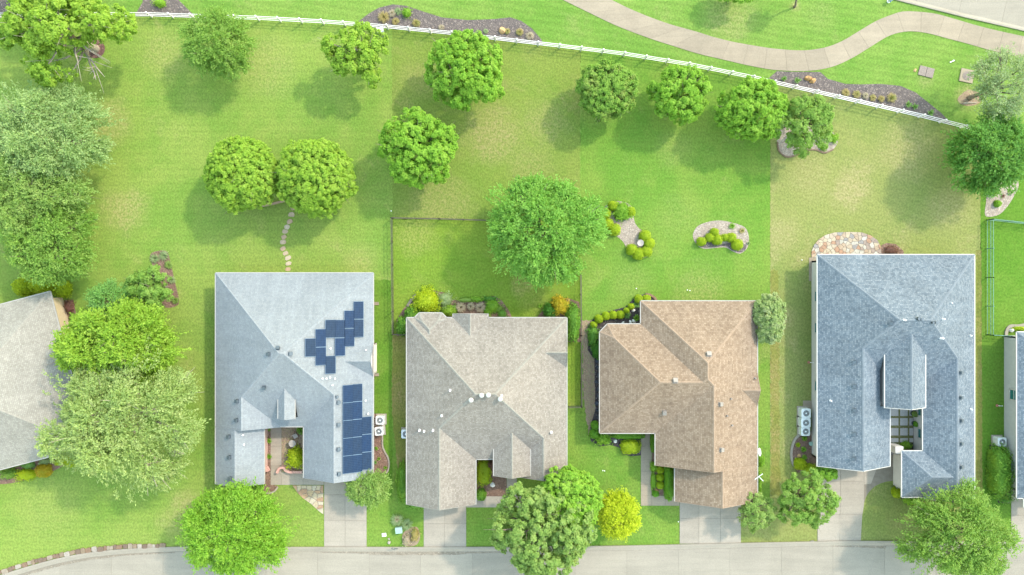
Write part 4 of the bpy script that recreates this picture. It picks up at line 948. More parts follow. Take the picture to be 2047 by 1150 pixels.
def tree(label, px, py, rx, ry, zc, pal, kind='puffy', seed=0, base=None, dens=1.0, leaf=.165, depth=None, group='garden trees', bark='bark', name='tree', lumps=1.0, ragged=.12, clump=None, clear=None, boughs=()):
    rg = np.random.default_rng(seed + 100); rn = random.Random(seed)
    k = (1 - zc / H) / PPM; cx, cy = W(px, py, zc); a, b = rx * k, ry * k; r = (a + b) / 2
    c = depth or min(zc - .9, r * .78); C = np.array([cx, cy, zc - c * .15])
    bx, by = W(*base) if base else (cx + rn.uniform(-.2, .2), cy + rn.uniform(-.2, .2))
    root = empty(name, (bx, by, 0), label, 'tree', group)
    ph = rg.uniform(0, 6.28, 6)
    def edge(th, el): return 1 + ragged * (np.sin(3 * th + ph[0]) * .5 + np.sin(5 * th + ph[1] + 2 * el) * .5 + np.sin(9 * th + ph[2] + 3 * el) * .45 + np.sin(4 * el + ph[3]) * .3)
    def shell(n, lo=-.35, rad=(.75, 1.0)):
        u = rg.uniform(lo, 1, n); th = rg.uniform(0, 2 * np.pi, n); q = np.sqrt(1 - u * u); d = np.stack([q * np.cos(th), q * np.sin(th), u], 1)
        rr = rg.uniform(rad[0], rad[1], n) * edge(th, u); return d, rr, C + d * rr[:, None] * np.array([a, b, c])
    def spread(n, lo=-.25, rad=(.6, .8)):                      # evenly spread directions with a little jitter
        i = np.arange(n) + .5; u = np.clip(1 - i / n * (1 - lo) + rg.normal(size=n) * .04, lo, 1); th = i * 2.39996 + rg.normal(size=n) * .18 + ph[4]; q = np.sqrt(np.maximum(0, 1 - u * u))
        d = np.stack([q * np.cos(th), q * np.sin(th), u], 1); rr = rg.uniform(rad[0], rad[1], n) * edge(th, u); return d, rr, C + d * rr[:, None] * np.array([a, b, c])
    area = r * r
    if kind in ('puffy', 'dense', 'open'):
        cr = clump or {'puffy': .31, 'dense': .25, 'open': .31}[kind]
        nlobe = int({'puffy': 26, 'dense': 40, 'open': 16}[kind] * lumps)
        d, rr, L0 = spread(nlobe, -.25, (.66, .80)); lr = r * rg.uniform(.22, .36, nlobe)
        ncl = int({'puffy': 17, 'dense': 26, 'open': 11}[kind] * area * dens / (cr / .42) ** 1.5) + 30
        li = rg.integers(0, nlobe, ncl); dd = unit(rg.normal(size=(ncl, 3)) + d[li] * .9 + np.array([0, 0, .25])); cc = L0[li] + dd * (lr[li] * rg.uniform(.7, 1.08, ncl))[:, None] * np.array([1, 1, .85])
        _, _, extra = shell(int(ncl * (.35 if kind != 'dense' else .7)), -.4, (.3, .85) if kind != 'dense' else (.72, 1.0)); cc = np.vstack([cc, extra]); dd = np.vstack([dd, unit(extra - C)])
        per = int({'puffy': 72, 'dense': 52, 'open': 52}[kind]); n = len(cc) * per; ci = np.repeat(np.arange(len(cc)), per)
        off = unit(rg.normal(size=(n, 3)) + dd[ci] * .7) * (cr * rg.uniform(.35, 1.05, n))[:, None]
        P = cc[ci] + off; nn = unit(unit(off) * .8 + dd[ci] * .35 + np.array([0, 0, .7]) + rg.normal(size=(n, 3)) * .45)
        T = np.cross(nn, rg.normal(size=(n, 3))); Ln = leaf * rg.uniform(.7, 1.35, n); Wn = Ln * rg.uniform(.55, .85, n)
    else:                                                   # feathery sprays that hang outwards
        nt = int({'feather': 112, 'willow': 98}[kind] * area * dens); d, rr, tip = shell(nt, -.3, (.55, 1.02))
        nlobe = int(30 * lumps); ld, _, L0 = spread(nlobe, -.25, (.60, .80)); lr = r * rg.uniform(.18, .31, nlobe); li = rg.integers(0, nlobe, nt)
        dl = unit(rg.normal(size=(nt, 3)) + ld[li] * .9 + np.array([0, 0, .3])); tip2 = L0[li] + dl * (lr[li] * rg.uniform(.7, 1.1, nt))[:, None]
        w = rg.uniform(0, 1, nt)[:, None] < .84; tip = np.where(w, tip2, tip); dirn = unit(np.where(w, dl, d) * np.array([1, 1, .35]) + d * np.array([.7, .7, 0]) + rg.normal(size=(nt, 3)) * .22)
        ln = rg.uniform(.45, 1.0, nt) * min(.95, .4 + r * .11); droop = .55 if kind == 'willow' else .3
        per = 18; n = nt * per; ci = np.repeat(np.arange(nt), per); t = np.tile(np.linspace(-.35, 1, per), nt) + rg.normal(size=n) * .05
        P = tip[ci] + dirn[ci] * (ln[ci] * t)[:, None]; P[:, 2] -= droop * ln[ci] * t * np.abs(t); P += rg.normal(size=(n, 3)) * .085
        T = unit(dirn[ci] + rg.normal(size=(n, 3)) * .42 + np.array([0, 0, -1]) * (droop * .8 * np.maximum(t, 0))[:, None]); nn = unit(np.array([0, 0, 1]) + rg.normal(size=(n, 3)) * .55 + d[ci] * .4)
        nn = unit(nn - T * np.sum(nn * T, 1, keepdims=True)); Ln = leaf * .98 * rg.uniform(.9, 1.6, n); Wn = Ln * rg.uniform(.36, .55, n)
    keep = P[:, 2] > .35
    for (qx, qy, qr) in (clear or ()):                          # bare side of the crown round a point of the plan
        gx, gy = W(qx, qy, zc); keep &= np.hypot(P[:, 0] - gx, P[:, 1] - gy) > qr / PPM * rg.uniform(.8, 1.15, len(P))
    leaf_mesh('crown', P[keep] - np.array([bx, by, 0]), T[keep], nn[keep], Ln[keep], Wn[keep], LM[pal], root)
    # trunk and limbs
    mb = MB(); B = Vector((0, 0, 0)); top = Vector((C[0] - bx, C[1] - by, C[2] - .1 * c)); tr = .055 * r + .05
    j = lambda s_: Vector((rn.uniform(-s_, s_), rn.uniform(-s_, s_), 0)); mid1 = B.lerp(top, .35) + j(.12); mid2 = B.lerp(top, .7) + j(.15)
    mb.tube([B - Vector((0, 0, .1)), B + Vector((0, 0, .25)), mid1, mid2, top], [tr * 1.5, tr * 1.1, tr * .95, tr * .75, tr * .4], 8)
    for i in [int(q * nlobe / min(nlobe, 14)) for q in range(min(nlobe, 14))]:
        e = Vector(L0[i]) - Vector((bx, by, 0)); s_ = B.lerp(top, rn.uniform(.45, .85)); m_ = s_.lerp(e, .55) + j(.2 * r / 3) + Vector((0, 0, .12 * r)); e2 = e + (e - top) * rn.uniform(.15, .45)
        mb.tube([s_, m_, e, e2], [tr * .5, tr * .34, tr * .18, tr * .05], 6, cap=False)
        for q in range(3):
            g = e + Vector(rg.normal(size=3)).normalized() * r * .3 + (e - top) * .25; mb.tube([m_.lerp(e, .5 + .2 * q), g], [tr * .13, tr * .03], 4, cap=False)
    for bg_ in boughs:                                        # bare boughs given as plan points with heights
        q_ = [Vector((*W(x, y, z), z)) - Vector((bx, by, 0)) for x, y, z in bg_]; k_ = len(q_)
        mb.tube(q_, [tr * .42 * (1 - .85 * i / (k_ - 1)) for i in range(k_)], 6, cap=False)
        for i in range(1, k_):
            for s2 in range(3):
                e = q_[i - 1].lerp(q_[i], rn.uniform(.3, 1)); mb.tube([e, e + Vector((rn.uniform(-.9, .3), rn.uniform(-.8, .3), rn.uniform(-.1, .5)))], [tr * .10, tr * .02], 4, cap=False)
    mb.build('trunk', M[bark], root, True); return root
def super_core(a, b, c, p, n=14, m=7, sc=.86, C=(0, 0, 0)):
    v = []; f = []
    sg = lambda x, e: math.copysign(abs(x) ** e, x)
    for i in range(m + 1):
        ph = math.pi / 2 * (i / m) * .999
        for k in range(n):
            th = 2 * math.pi * k / n; e = 2 / p
            v.append((C[0] + sc * a * sg(math.cos(ph), e) * sg(math.cos(th), e), C[1] + sc * b * sg(math.cos(ph), e) * sg(math.sin(th), e), C[2] + sc * c * sg(math.sin(ph), e)))
    for i in range(m):
        for k in range(n): f.append([i * n + k, i * n + (k + 1) % n, (i + 1) * n + (k + 1) % n, (i + 1) * n + k])
    f.append([m * n + k for k in range(n)]); return v, f
def shrub(label, px, py, rx, ry, h, pal, seed=0, p=2.2, leaf=.10, dens=1.0, loose=.06, group='garden shrubs', name='shrub', cat='shrub', ang=0):
    rg = np.random.default_rng(seed + 500); zs = h * .55; k = (1 - zs / H) / PPM; cx, cy = W(px, py, zs); a, b = rx * k, ry * k
    n = int((a * b * 3.14 + 3.0 * (a + b) * h) * 190 * dens * (.10 / leaf) ** 2) + 60
    u = rg.uniform(0.02, 1, n); th = rg.uniform(0, 2 * np.pi, n); q = np.sqrt(1 - u * u); d = np.stack([q * np.cos(th), q * np.sin(th), u], 1)
    s_ = (np.abs(d) ** p).sum(1) ** (-1 / p); rad = s_ * (1 + rg.normal(size=n) * loose * .6 - loose * .3)
    ph = rg.uniform(0, 6.28, 4); rad = rad * (1 + loose * 1.3 * (np.sin(3 * th + ph[0]) * .4 + np.sin(5 * th + ph[1] + 3 * u) * .4 + np.sin(11 * th + 5 * u + ph[2]) * .5))
    P = d * rad[:, None] * np.array([a, b, h]); nn = unit(d / np.array([a, b, h]) * min(a, b) + np.array([0, 0, .3]) + rg.normal(size=(n, 3)) * (.35 + loose * 3)); T = np.cross(nn, rg.normal(size=(n, 3)))
    Ln = leaf * rg.uniform(.7, 1.4, n); o = leaf_mesh(name, P, T, nn, Ln, Ln * rg.uniform(.5, .8, n), LM[pal], None, super_core(a, b, h, p))
    o.location = (cx, cy, 0); o.rotation_euler.z = ang; tag(o, label, cat, group); return o
def tuft(label, px, py, r, h, pal, seed=0, n=300, w=.065, arch=.6, name='ornamental_grass', cat='grass clump', group='ornamental grasses', mat2=None):
    rg = np.random.default_rng(seed + 900); zs = h * .5; rr = r / PPM * (1 - zs / H); cx, cy = W(px, py, zs); v = []; f = []
    for i in range(n):
        th = rg.uniform(0, 6.283); q = rr * math.sqrt(rg.uniform(.05, 1)); hh = h * rg.uniform(.6, 1.05) * (1 - .35 * q / rr); b0 = rr * .15; d = np.array([math.cos(th), math.sin(th)]); sd = np.array([-d[1], d[0]]) * w * rg.uniform(.6, 1.3) / 2
        base = d * b0 * rg.uniform(0, 1); i0 = len(v)
        for t in (0, .45, .8, 1.0):
            p_ = base + d * (q - b0 * .5) * t; z = hh * (math.sin(min(1, t * 1.15) * math.pi / 2) - arch * t * t * .9); ww = 1 - t * .85
            v += [(p_[0] - sd[0] * ww, p_[1] - sd[1] * ww, max(.01, z)), (p_[0] + sd[0] * ww, p_[1] + sd[1] * ww, max(.012, z))]
        for j in range(3): f.append([i0 + 2 * j, i0 + 2 * j + 1, i0 + 2 * j + 3, i0 + 2 * j + 2])
    o = mesh_obj(name, v, f, LM[pal]); o.location = (cx, cy, 0); tag(o, label, cat, group); return o
def rock(label, px, py, rx, ry, h, mat, seed=0, name='boulder', cat='boulder', group=None):
    rn = random.Random(seed); bm = bmesh.new(); bmesh.ops.create_icosphere(bm, subdivisions=2, radius=1)
    for v in bm.verts:
        k = 1 + rn.uniform(-.16, .16); v.co = Vector((v.co.x * rx / PPM * k, v.co.y * ry / PPM * k, max(-.05, v.co.z) * h * k))
    me = bpy.data.meshes.new(name); bm.to_mesh(me); bm.free(); me.materials.append(M[mat]); o = link(bpy.data.objects.new(name, me)); x, y = W(px, py); o.location = (x, y, .01); o.rotation_euler.z = rn.uniform(0, 3)
    tag(o, label, cat, group); return o

WORD = ['first', 'second', 'third', 'fourth', 'fifth', 'sixth', 'seventh', 'eighth', 'ninth', 'tenth']
# trees of the back lawns
tree('open sprawling tree with bare pale branches over the round red mulch ring', 126, 66, 132, 96, 6.6, 'lime', 'open', 1, base=(191, 98), dens=1.7, leaf=.2, bark='bark_pale', ragged=.2, clear=((196, 104, 30), (170, 130, 34), (120, 118, 18), (215, 150, 45)), boughs=(((180, 94, 2.2), (160, 92, 4.2), (120, 88, 5), (88, 86, 5.4)), ((172, 90, 3.2), (150, 108, 4.5), (125, 118, 5), (100, 124, 5.2)), ((172, 90, 3.2), (160, 118, 4.6), (150, 135, 5), (140, 146, 5.2)), ((172, 90, 3.2), (180, 128, 4.8), (188, 145, 5), (192, 160, 5))))
tree('large grey green tree at the left edge, uppermost of its clump', 97, 268, 114, 100, 5.4, 'grey', 'feather', 2, leaf=.17, ragged=.17, lumps=.7)
tree('grey green tree at the left edge below the largest one', 58, 390, 106, 74, 4.8, 'olive', 'feather', 3, leaf=.17, ragged=.16, lumps=.8)
tree('rounded mid green tree at the left edge above the yellow shrubs', 102, 486, 84, 76, 4.6, 'mid', 'feather', 4, leaf=.18, dens=1.1)
tree('round mid green tree standing against the white fence, leftmost on the lawn', 435, 85, 69, 66, 4.3, 'mid', 'feather', 5, leaf=.16, dens=1.1)
tree('thin yellow green tree with bare twigs below the mulch bed', 714, 107, 62, 53, 4.4, 'lime', 'open', 6, leaf=.2, dens=1.6, bark='bark_pale', ragged=.2)
tree('round bright green tree touching the white fence beside the long mulch bed', 931, 141, 75, 78, 4.6, 'bright', 'puffy', 7, dens=1.6, ragged=.04, lumps=1.4)
tree('bright green tree on the lawn just below the fence tree', 838, 294, 73, 76, 4.5, 'bright', 'puffy', 8, dens=1.5, ragged=.09, lumps=1.3)
tree('lime green round tree, left one of the touching pair', 482, 347, 72, 72, 4.5, 'lime', 'dense', 9, dens=1.5, ragged=.03, lumps=1.5)
tree('lime green round tree, right one of the touching pair', 628, 352, 76, 75, 4.5, 'lime', 'dense', 10, dens=1.5, ragged=.035, lumps=1.5)
tree('big feathery fresh green tree at the centre of the picture', 1087, 458, 112, 106, 5.3, 'fresh', 'feather', 11, leaf=.19, dens=1.1, ragged=.15, lumps=.8)
tree('small round tree with reddish leaf tips, first of the fence row', 1212, 181, 57, 56, 3.4, 'redtip', 'dense', 12, dens=1.1, leaf=.16)
tree('small bright green lumpy tree, second of the fence row', 1361, 188, 55, 58, 3.5, 'bright', 'puffy', 13, dens=1.5, ragged=.06, clump=.3, lumps=1.3)
tree('broad glossy green tree, third of the fence row', 1507, 219, 70, 60, 3.7, 'bright', 'dense', 14, dens=1.1, ragged=.10)
tree('open green tree growing from the sandy island bed', 1609, 247, 56, 61, 3.7, 'mid', 'open', 15, dens=1.7, leaf=.16)
tree('pale wispy tree beyond the end of the white fence', 2012, 168, 60, 66, 5.0, 'pale', 'feather', 16, base=(1938, 196), leaf=.15, dens=.75, ragged=.2)
tree('dark spreading oak at the right edge by the end of the white fence', 1982, 310, 80, 76, 4.6, 'deep', 'feather', 17, leaf=.19, dens=1.1, ragged=.12)
tree('pale flowering tree squeezed against the right wall of the brown house', 1539, 636, 27, 50, 3.2, 'flower', 'dense', 18, dens=1.4, leaf=.14, ragged=.1)
# trees of the front
tree('small bluish tree beside the narrow side bed', 222, 604, 44, 38, 3.2, 'blue', 'feather', 19, leaf=.15, dens=1.1)
tree('small green tree shading the narrow side bed', 299, 575, 46, 41, 3.2, 'mid', 'puffy', 20, dens=1.2, leaf=.15, clump=.3)
tree('broad lime green tree beside the angled house', 240, 683, 122, 74, 5.2, 'lime', 'feather', 21, leaf=.2, dens=1.0, ragged=.2, lumps=.8)
tree('huge pale willowy tree overhanging the angled house', 238, 838, 137, 129, 6.4, 'willow', 'willow', 22, leaf=.18, dens=1.0, bark='bark_pale', ragged=.22, lumps=.7)
tree('large dense tree at the kerb in front of the solar house', 470, 1063, 105, 88, 4.9, 'bright', 'feather', 23, leaf=.17, dens=1.15, ragged=.13, lumps=.9)
tree('small oval tree beside the solar house driveway', 735, 976, 43, 32, 2.8, 'olive', 'feather', 24, leaf=.15, dens=1.5, ragged=.08)
tree('tall grey green tree overhanging the street in front of the grey tan house', 1085, 1060, 94, 100, 5.8, 'olive', 'puffy', 25, dens=1.2, leaf=.18, ragged=.12)
tree('round bright green tree touching the right front of the grey tan house', 1140, 1004, 59, 68, 5.0, 'bright', 'dense', 26, dens=1.3, leaf=.17, ragged=.07)
tree('golden yellow young tree on the front lawn', 1236, 1031, 39, 44, 3.0, 'yellow', 'feather', 27, leaf=.15, dens=2.0, ragged=.13, lumps=1.4)
tree('small thin tree at the right corner of the wide double driveway', 1511, 1023, 38, 36, 3.0, 'olive', 'open', 28, leaf=.14, dens=1.1, ragged=.15)
tree('medium open tree on the strip between the two right driveways', 1612, 998, 58, 54, 3.8, 'mid', 'puffy', 29, dens=1.0, leaf=.15, clump=.33, ragged=.12)
tree('large light green tree at the kerb before the slate blue house', 1917, 1068, 104, 86, 5.2, 'mid', 'feather', 30, leaf=.17, dens=1.05, ragged=.15, lumps=.75)
tree('small tree under the lower left gable corner of the slate blue house', 1652, 946, 22, 14, 2.2, 'bright', 'puffy', 31, leaf=.13, clump=.22, dens=1.4)
tree('small tree peeping in at the top edge above the footpath', 1472, -18, 36, 22, 2.4, 'bright', 'puffy', 32, leaf=.16, clump=.3)
tree('bare young sapling in a soil ring at the top edge', 1600, -26, 20, 18, 3.6, 'olive', 'open', 33, base=(1588, 14), leaf=.13, dens=.6)
tree('grey green tree partly in view at the top left corner', 60, -55, 75, 70, 5.5, 'lime', 'feather', 34, leaf=.18)
# shrubs by the angled house
shrub('yellow green clipped shrub behind the angled house, left one', 43, 573, 20, 20, 1.6, 'chartreuse', 1, leaf=.12)
shrub('yellow green clipped shrub behind the angled house, middle and largest one', 80, 570, 27, 19, 1.7, 'chartreuse', 2, leaf=.12)
shrub('green shrub behind the corner of the angled house, right one', 122, 578, 16, 18, 1.3, 'box', 3, leaf=.12, loose=.12)
shrub('purple flowering plant along the tan wall of the angled house', 137, 613, 9, 14, .6, 'plum', 4, loose=.2)
shrub('small pink plant at the end of the tan wall of the angled house', 145, 634, 8, 8, .5, 'terra' if False else 'redtip', 5, loose=.2)
shrub('round orange gold shrub in front of the angled house', 84, 942, 16, 14, 1.0, 'gold', 6, leaf=.11)
shrub('loose yellow green plant left of the orange gold shrub', 50, 950, 20, 12, .9, 'chartreuse', 7, loose=.25)
shrub('green shrub under the bottom left eave of the angled house', 14, 947, 16, 12, .9, 'mid', 8, loose=.15)
shrub('bluish plant under the eave of the angled house', 55, 930, 12, 8, .7, 'blue', 9, loose=.2)
shrub('silvery plant next to the bluish one under the eave', 88, 922, 11, 7, .7, 'pale', 10, loose=.2)
shrub('small lime shrub between gold shrub and willowy tree', 116, 924, 9, 8, .7, 'chartreuse', 11)
shrub('bright shrub tucked under the willowy tree by the eave', 138, 920, 15, 15, 1.0, 'chartreuse', 12, loose=.15)
shrub('pale shrub at the right foot of the willowy tree', 352, 886, 17, 14, 1.0, 'pale', 13, loose=.2)
shrub('green shrub in the left edge bed', 14, 303, 10, 10, .8, 'boxdark', 14)
for i, (x, y, r_, pal, w) in enumerate(((308, 517, 13, 'pale', 'upper left'), (326, 511, 13, 'pale', 'top'), (336, 530, 11, 'olive', 'upper right'), (342, 560, 10, 'pale', 'middle'), (349, 600, 10, 'olive', 'lower'))):
    tuft(f'pale leafy clump at the {w} of the narrow side bed', x, y, r_, .5, pal, 20 + i, n=150, w=.06)
# solar house courtyard
shrub('chartreuse shrub filling the solar house courtyard corner', 589, 916, 18, 22, 1.5, 'chartreuse', 30, loose=.18, leaf=.16)
shrub('dark green shrub at the top of the solar house courtyard', 602, 856, 10, 12, 1.2, 'hedge', 31, loose=.15)
tuft('upper small green plant in the mulch strip by the brick wall', 537, 882, 7, .5, 'bright', 32, n=90, w=.06, name='garden_plant', cat='plant', group='courtyard plants')
tuft('lower small green plant in the mulch strip by the brick wall', 537, 913, 7, .5, 'bright', 33, n=90, w=.06, name='garden_plant', cat='plant', group='courtyard plants')
border('low_brick_wall', 'low pink brick wall curving across the solar house courtyard', [(556, 944), (560, 936), (568, 933), (574, 939), (582, 942), (594, 942), (606, 942)], .22, .5, 'brick_pink', 'wall')
border('low_brick_wall', 'short pink brick wall beside the left wing of the solar house', [(528, 944), (534, 938), (541, 934)], .5, .4, 'brick_pink', 'wall')
c = W3(584, 887, .7); root = empty('garden_table', (c.x, c.y, 0), 'round white garden table in the solar house courtyard', 'table')
mb = MB(); mb.lathe([(.02, .66), (.34, .66), (.36, .69), (.34, .72), (.02, .725)], (0, 0, 0), 24); mb.build('table_top', M['bath'], root)
mb = MB(); mb.lathe([(.2, 0), (.18, .05), (.05, .1), (.05, .66)], (0, 0, 0), 12); mb.build('pedestal', M['bath'], root)
c = W3(590, 872, .45); root = empty('garden_chair', (c.x, c.y, 0), 'small square pale garden chair beside the round table', 'chair', rz=.6)
mb = MB(); mb.box((0, 0, .44), (.44, .44, .05)); mb.build('seat', M['bath'], root); mb = MB(); mb.box((0, .2, .68), (.44, .04, .44)); mb.build('backrest', M['vent_brown'], root)
for sx in (-.19, .19):
    for sy in (-.19, .19): mb = MB(); mb.box((sx, sy, .21), (.04, .04, .42)); mb.build('leg', M['vent_brown'], root)
for i, (x, y, w) in enumerate(((752, 897, 'upper'), (757, 918, 'middle'), (750, 925, 'lower left'), (770, 936, 'lower right'))):
    tuft(f'small green plant, {w} in the bed bordered in cream beside the solar house', x, y, 5, .35, 'bright' if i != 2 else 'blue', 40 + i, n=60, w=.05, name='garden_plant', cat='plant', group='side bed plants')
shrub('dark hedge under the lower left gable of the solar house', 512, 974, 14, 7, .9, 'hedge', 45, loose=.12)
# grey tan house
shrub('deep green shrub at the back left corner of the grey tan house', 824, 628, 17, 17, 1.5, 'hedge', 50, leaf=.11, loose=.1)
shrub('deep green shrub along the left wall of the grey tan house, below the corner one', 804, 652, 13, 20, 1.4, 'hedge', 51, leaf=.11, loose=.1)
shrub('large olive yellow bush behind the grey tan house', 852, 602, 28, 26, 2.0, 'chartreuse', 52, loose=.2, leaf=.13)
shrub('greyish airy plant right of the large olive bush', 889, 600, 16, 16, .8, 'pale', 53, loose=.3)
shrub('lime plant beside the bay roof of the grey tan house', 896, 622, 16, 11, .9, 'lime', 54, loose=.2)
tuft('pinkish ornamental grass behind the grey tan house, left of three', 921, 615, 12, .9, 'straw', 55)
tuft('pinkish ornamental grass behind the grey tan house, middle of three', 941, 613, 9, .9, 'straw', 56)
tuft('pinkish ornamental grass behind the grey tan house, right of three', 960, 615, 12, .9, 'straw', 57)
shrub('leafy green plant right of the pinkish grasses', 984, 612, 14, 15, .6, 'bright', 58, loose=.3)
shrub('dark leafy plant at the right end of the rear bed', 1004, 628, 9, 9, .5, 'deep', 59, loose=.3)
shrub('low green plant behind the pinkish grasses', 978, 598, 16, 6, .35, 'deep', 60, loose=.3)
shrub('golden orange bush at the back right corner of the grey tan house', 1119, 611, 18, 19, 2.0, 'gold', 61, loose=.16, leaf=.12)
shrub('dark green shrub left of the golden orange bush', 1101, 622, 15, 15, 1.5, 'darkgreen', 62, loose=.12)
shrub('tall bright hedge along the right wall of the grey tan house', 1146, 645, 14, 38, 1.6, 'hedge', 63, p=3.0, loose=.08, leaf=.11, name='hedge', cat='hedge')
tuft('small pale plant on the lawn edge left of the dark shrub', 1080, 612, 7, .4, 'bright', 64, n=60, w=.05, name='garden_plant', cat='plant', group=None)
shrub('tall dark hedge along the left front of the grey tan house', 805, 965, 13, 40, 1.5, 'hedge', 65, p=2.8, loose=.12, leaf=.11, name='hedge', cat='hedge')
shrub('low green plant under the lower left corner of the grey tan house', 832, 1013, 14, 5, .5, 'fresh', 66, loose=.3)
shrub('lime groundcover block in the front court of the grey tan house', 967, 945, 14, 26, .7, 'box', 67, p=4, loose=.1, leaf=.11)
shrub('bright round shrub at the bottom of the grey tan front court', 962, 990, 10, 13, .8, 'hedge', 68)
shrub('dark purple shrub under the front eave of the grey tan house', 981, 930, 8, 8, .7, 'plum', 69, loose=.2)
rock('grey rock in the front court of the grey tan house', 985, 969, 5, 5, .25, 'rock_white', 3)
for i, (x, y, rx_, ry_, pal, w) in enumerate(((906, 618, 9, 9, 'mid', 'left of the left pinkish grass'), (931, 600, 15, 5, 'mid', 'behind the left and middle pinkish grasses'), (955, 599, 14, 5, 'bright', 'behind the right pinkish grass'), (974, 622, 8, 9, 'bright', 'right of the right pinkish grass'), (996, 618, 10, 9, 'mid', 'near the right end of the rear bed'), (1010, 640, 8, 6, 'deep', 'at its far right end by the eave'), (874, 618, 9, 9, 'mid', 'between olive bush and bay roof'))):
    shrub('low green groundcover behind the grey tan house, ' + w, x, y, rx_, ry_, .35, pal, 300 + i, loose=.3, leaf=.12, group='rear bed groundcover', name='groundcover', cat='groundcover')
# brown house
BALL = [(1187, 650, 6.5, 'box', 'lowest of the curved row behind the brown house'), (1198, 638, 8, 'box', 'second from the bottom of the curved row behind the brown house'), (1212, 632, 7.8, 'box', 'third in the curved row behind the brown house'),
        (1226, 630, 7.6, 'box', 'fourth in the curved row behind the brown house'), (1241, 629.5, 7.6, 'box', 'fifth in the curved row behind the brown house'), (1253, 621, 5.5, 'box', 'small sixth ball in the curved row behind the brown house'),
        (1262, 613, 6, 'box', 'seventh ball in the curved row behind the brown house'), (1277.5, 598, 8, 'box', 'left of the pair at the top eave corner of the brown house'), (1293, 598, 8, 'box', 'right of the pair at the top eave corner of the brown house'),
        (1190, 851, 8, 'boxdark', 'upper of the pair at the lower left corner of the brown house'), (1188, 868, 9, 'boxdark', 'lower of the pair at the lower left corner of the brown house'),
        (1211, 427, 10, 'box', 'upper left in the sandy boxwood bed'), (1215, 447, 10.5, 'box', 'below the upper left one in the sandy boxwood bed'), (1229, 459, 11.5, 'box', 'right of the sandy bed neck by the big tree'), (1226, 411, 9, 'box', 'topmost left of the leafy clump in the boxwood bed'), (1261, 423, 9, 'box', 'right of the leafy clump in the boxwood bed'),
        (1290, 472, 11, 'box', 'above right of the birdbath'), (1298, 486, 10.5, 'box', 'right of the birdbath'), (1264, 499, 10.5, 'box', 'lower left of the birdbath'), (1277, 507, 11.5, 'box', 'directly below the birdbath'), (1293, 502, 10.5, 'box', 'lower right of the birdbath'),
        (1403, 483, 8.5, 'box', 'leftmost in the kidney shaped bed'), (1420, 475, 8.5, 'box', 'second from left in the kidney shaped bed'), (1429, 464.5, 8, 'box', 'topmost in the kidney shaped bed'), (1435, 479, 10, 'box', 'largest at the middle of the kidney shaped bed'), (1450.5, 475, 7, 'box', 'smallest, right of middle in the kidney shaped bed'), (1463, 475, 9, 'box', 'second from right in the kidney shaped bed'), (1475, 489, 10.5, 'box', 'rightmost in the kidney shaped bed')]
for i, (x, y, r_, pal, w) in enumerate(BALL):
    shrub('clipped round boxwood, ' + w, x, y, r_ * 1.1, r_ * 1.07, .72 + r_ * .02, pal, 100 + i, p=2.6, leaf=.07, loose=.04, dens=.8, group='clipped boxwood balls')
shrub('leafy green clump at the top of the sandy boxwood bed', 1244, 423, 19, 20, 1.1, 'bright', 130, loose=.22, leaf=.13)
shrub('deep green leafy bush along the upper left wall of the brown house', 1186, 672, 11, 24, 1.2, 'deep', 131, loose=.2, leaf=.13)
shrub('dark bush below it along the left wall of the brown house', 1193, 700, 9, 18, 1.3, 'darkgreen', 132, loose=.15)
tuft('bluish green leafy plant in the rear bed of the brown house, lower one', 1254, 630, 9, .5, 'blue', 133, n=120, w=.07, name='garden_plant', cat='plant', group='rear bed plants')
tuft('bluish green leafy plant in the rear bed of the brown house, upper one', 1273, 609, 9, .5, 'blue', 134, n=120, w=.07, name='garden_plant', cat='plant', group='rear bed plants')
tuft('bright leafy plant close to the inner corner of the brown house', 1273, 636, 8, .5, 'bright', 135, n=110, w=.07, name='garden_plant', cat='plant', group='rear bed plants')
for i, (x, y, w) in enumerate(((1267, 642, 'largest white rock in the inner corner bed of the brown house'), (1260, 644, 'smaller white rock left of the largest one'), (1245, 646, 'grey white rock by the eave in the brown house rear bed'), (1266, 621, 'white rock below the seventh boxwood ball'))):
    rock(w, x, y, 4 if i else 3.2, 2.6 if i else 5, .25, 'rock_white', 30 + i, 'rock', 'rock', 'white rear bed rocks')
shrub('bright leafy bush left of the entry bed of the brown house', 1206, 879, 15, 12, .9, 'bright', 136, loose=.22, leaf=.13)
shrub('long low hedge under the front eave of the brown house', 1257, 871, 32, 7, .8, 'boxdark', 137, p=4, loose=.06, name='hedge', cat='hedge')
shrub('square lime hedge beside the front walk of the brown house', 1261, 894, 20, 14, .9, 'box', 138, p=3.4, loose=.07, leaf=.09, name='hedge', cat='hedge')
shrub('dark narrow hedge between front walk and wall of the brown house', 1307, 885, 6, 20, 1.0, 'hedge', 139, p=4, loose=.05, name='hedge', cat='hedge')
shrub('tall dark hedge along the garage wall of the brown house', 1338, 965, 9, 35, 1.5, 'boxdark', 140, p=4, loose=.05, leaf=.08, name='hedge', cat='hedge')
for i, (x, y, w) in enumerate(((1320, 940, 'top'), (1320, 955.5, 'middle'), (1320, 971, 'bottom'))):
    shrub(f'clipped square lime shrub by the front walk, {w} of three', x, y, 7.5, 7, .75, 'box', 141 + i, p=3.2, loose=.05, leaf=.08, group='clipped square shrubs')
shrub('round green shrub at the lower end of the walk bed', 1311, 988, 7, 6.5, .6, 'boxdark', 145)
shrub('leafy shrub at the upper end of the walk bed', 1307, 934, 7, 10, .7, 'bright', 146, loose=.2)
shrub('strip of low green plants along the front walk bed', 1306, 962, 5, 16, .4, 'bright', 147, p=4, loose=.15)
rock('round tan stone at the lower end of the walk bed', 1313, 981, 5, 3.5, .2, 'boulder', 7)
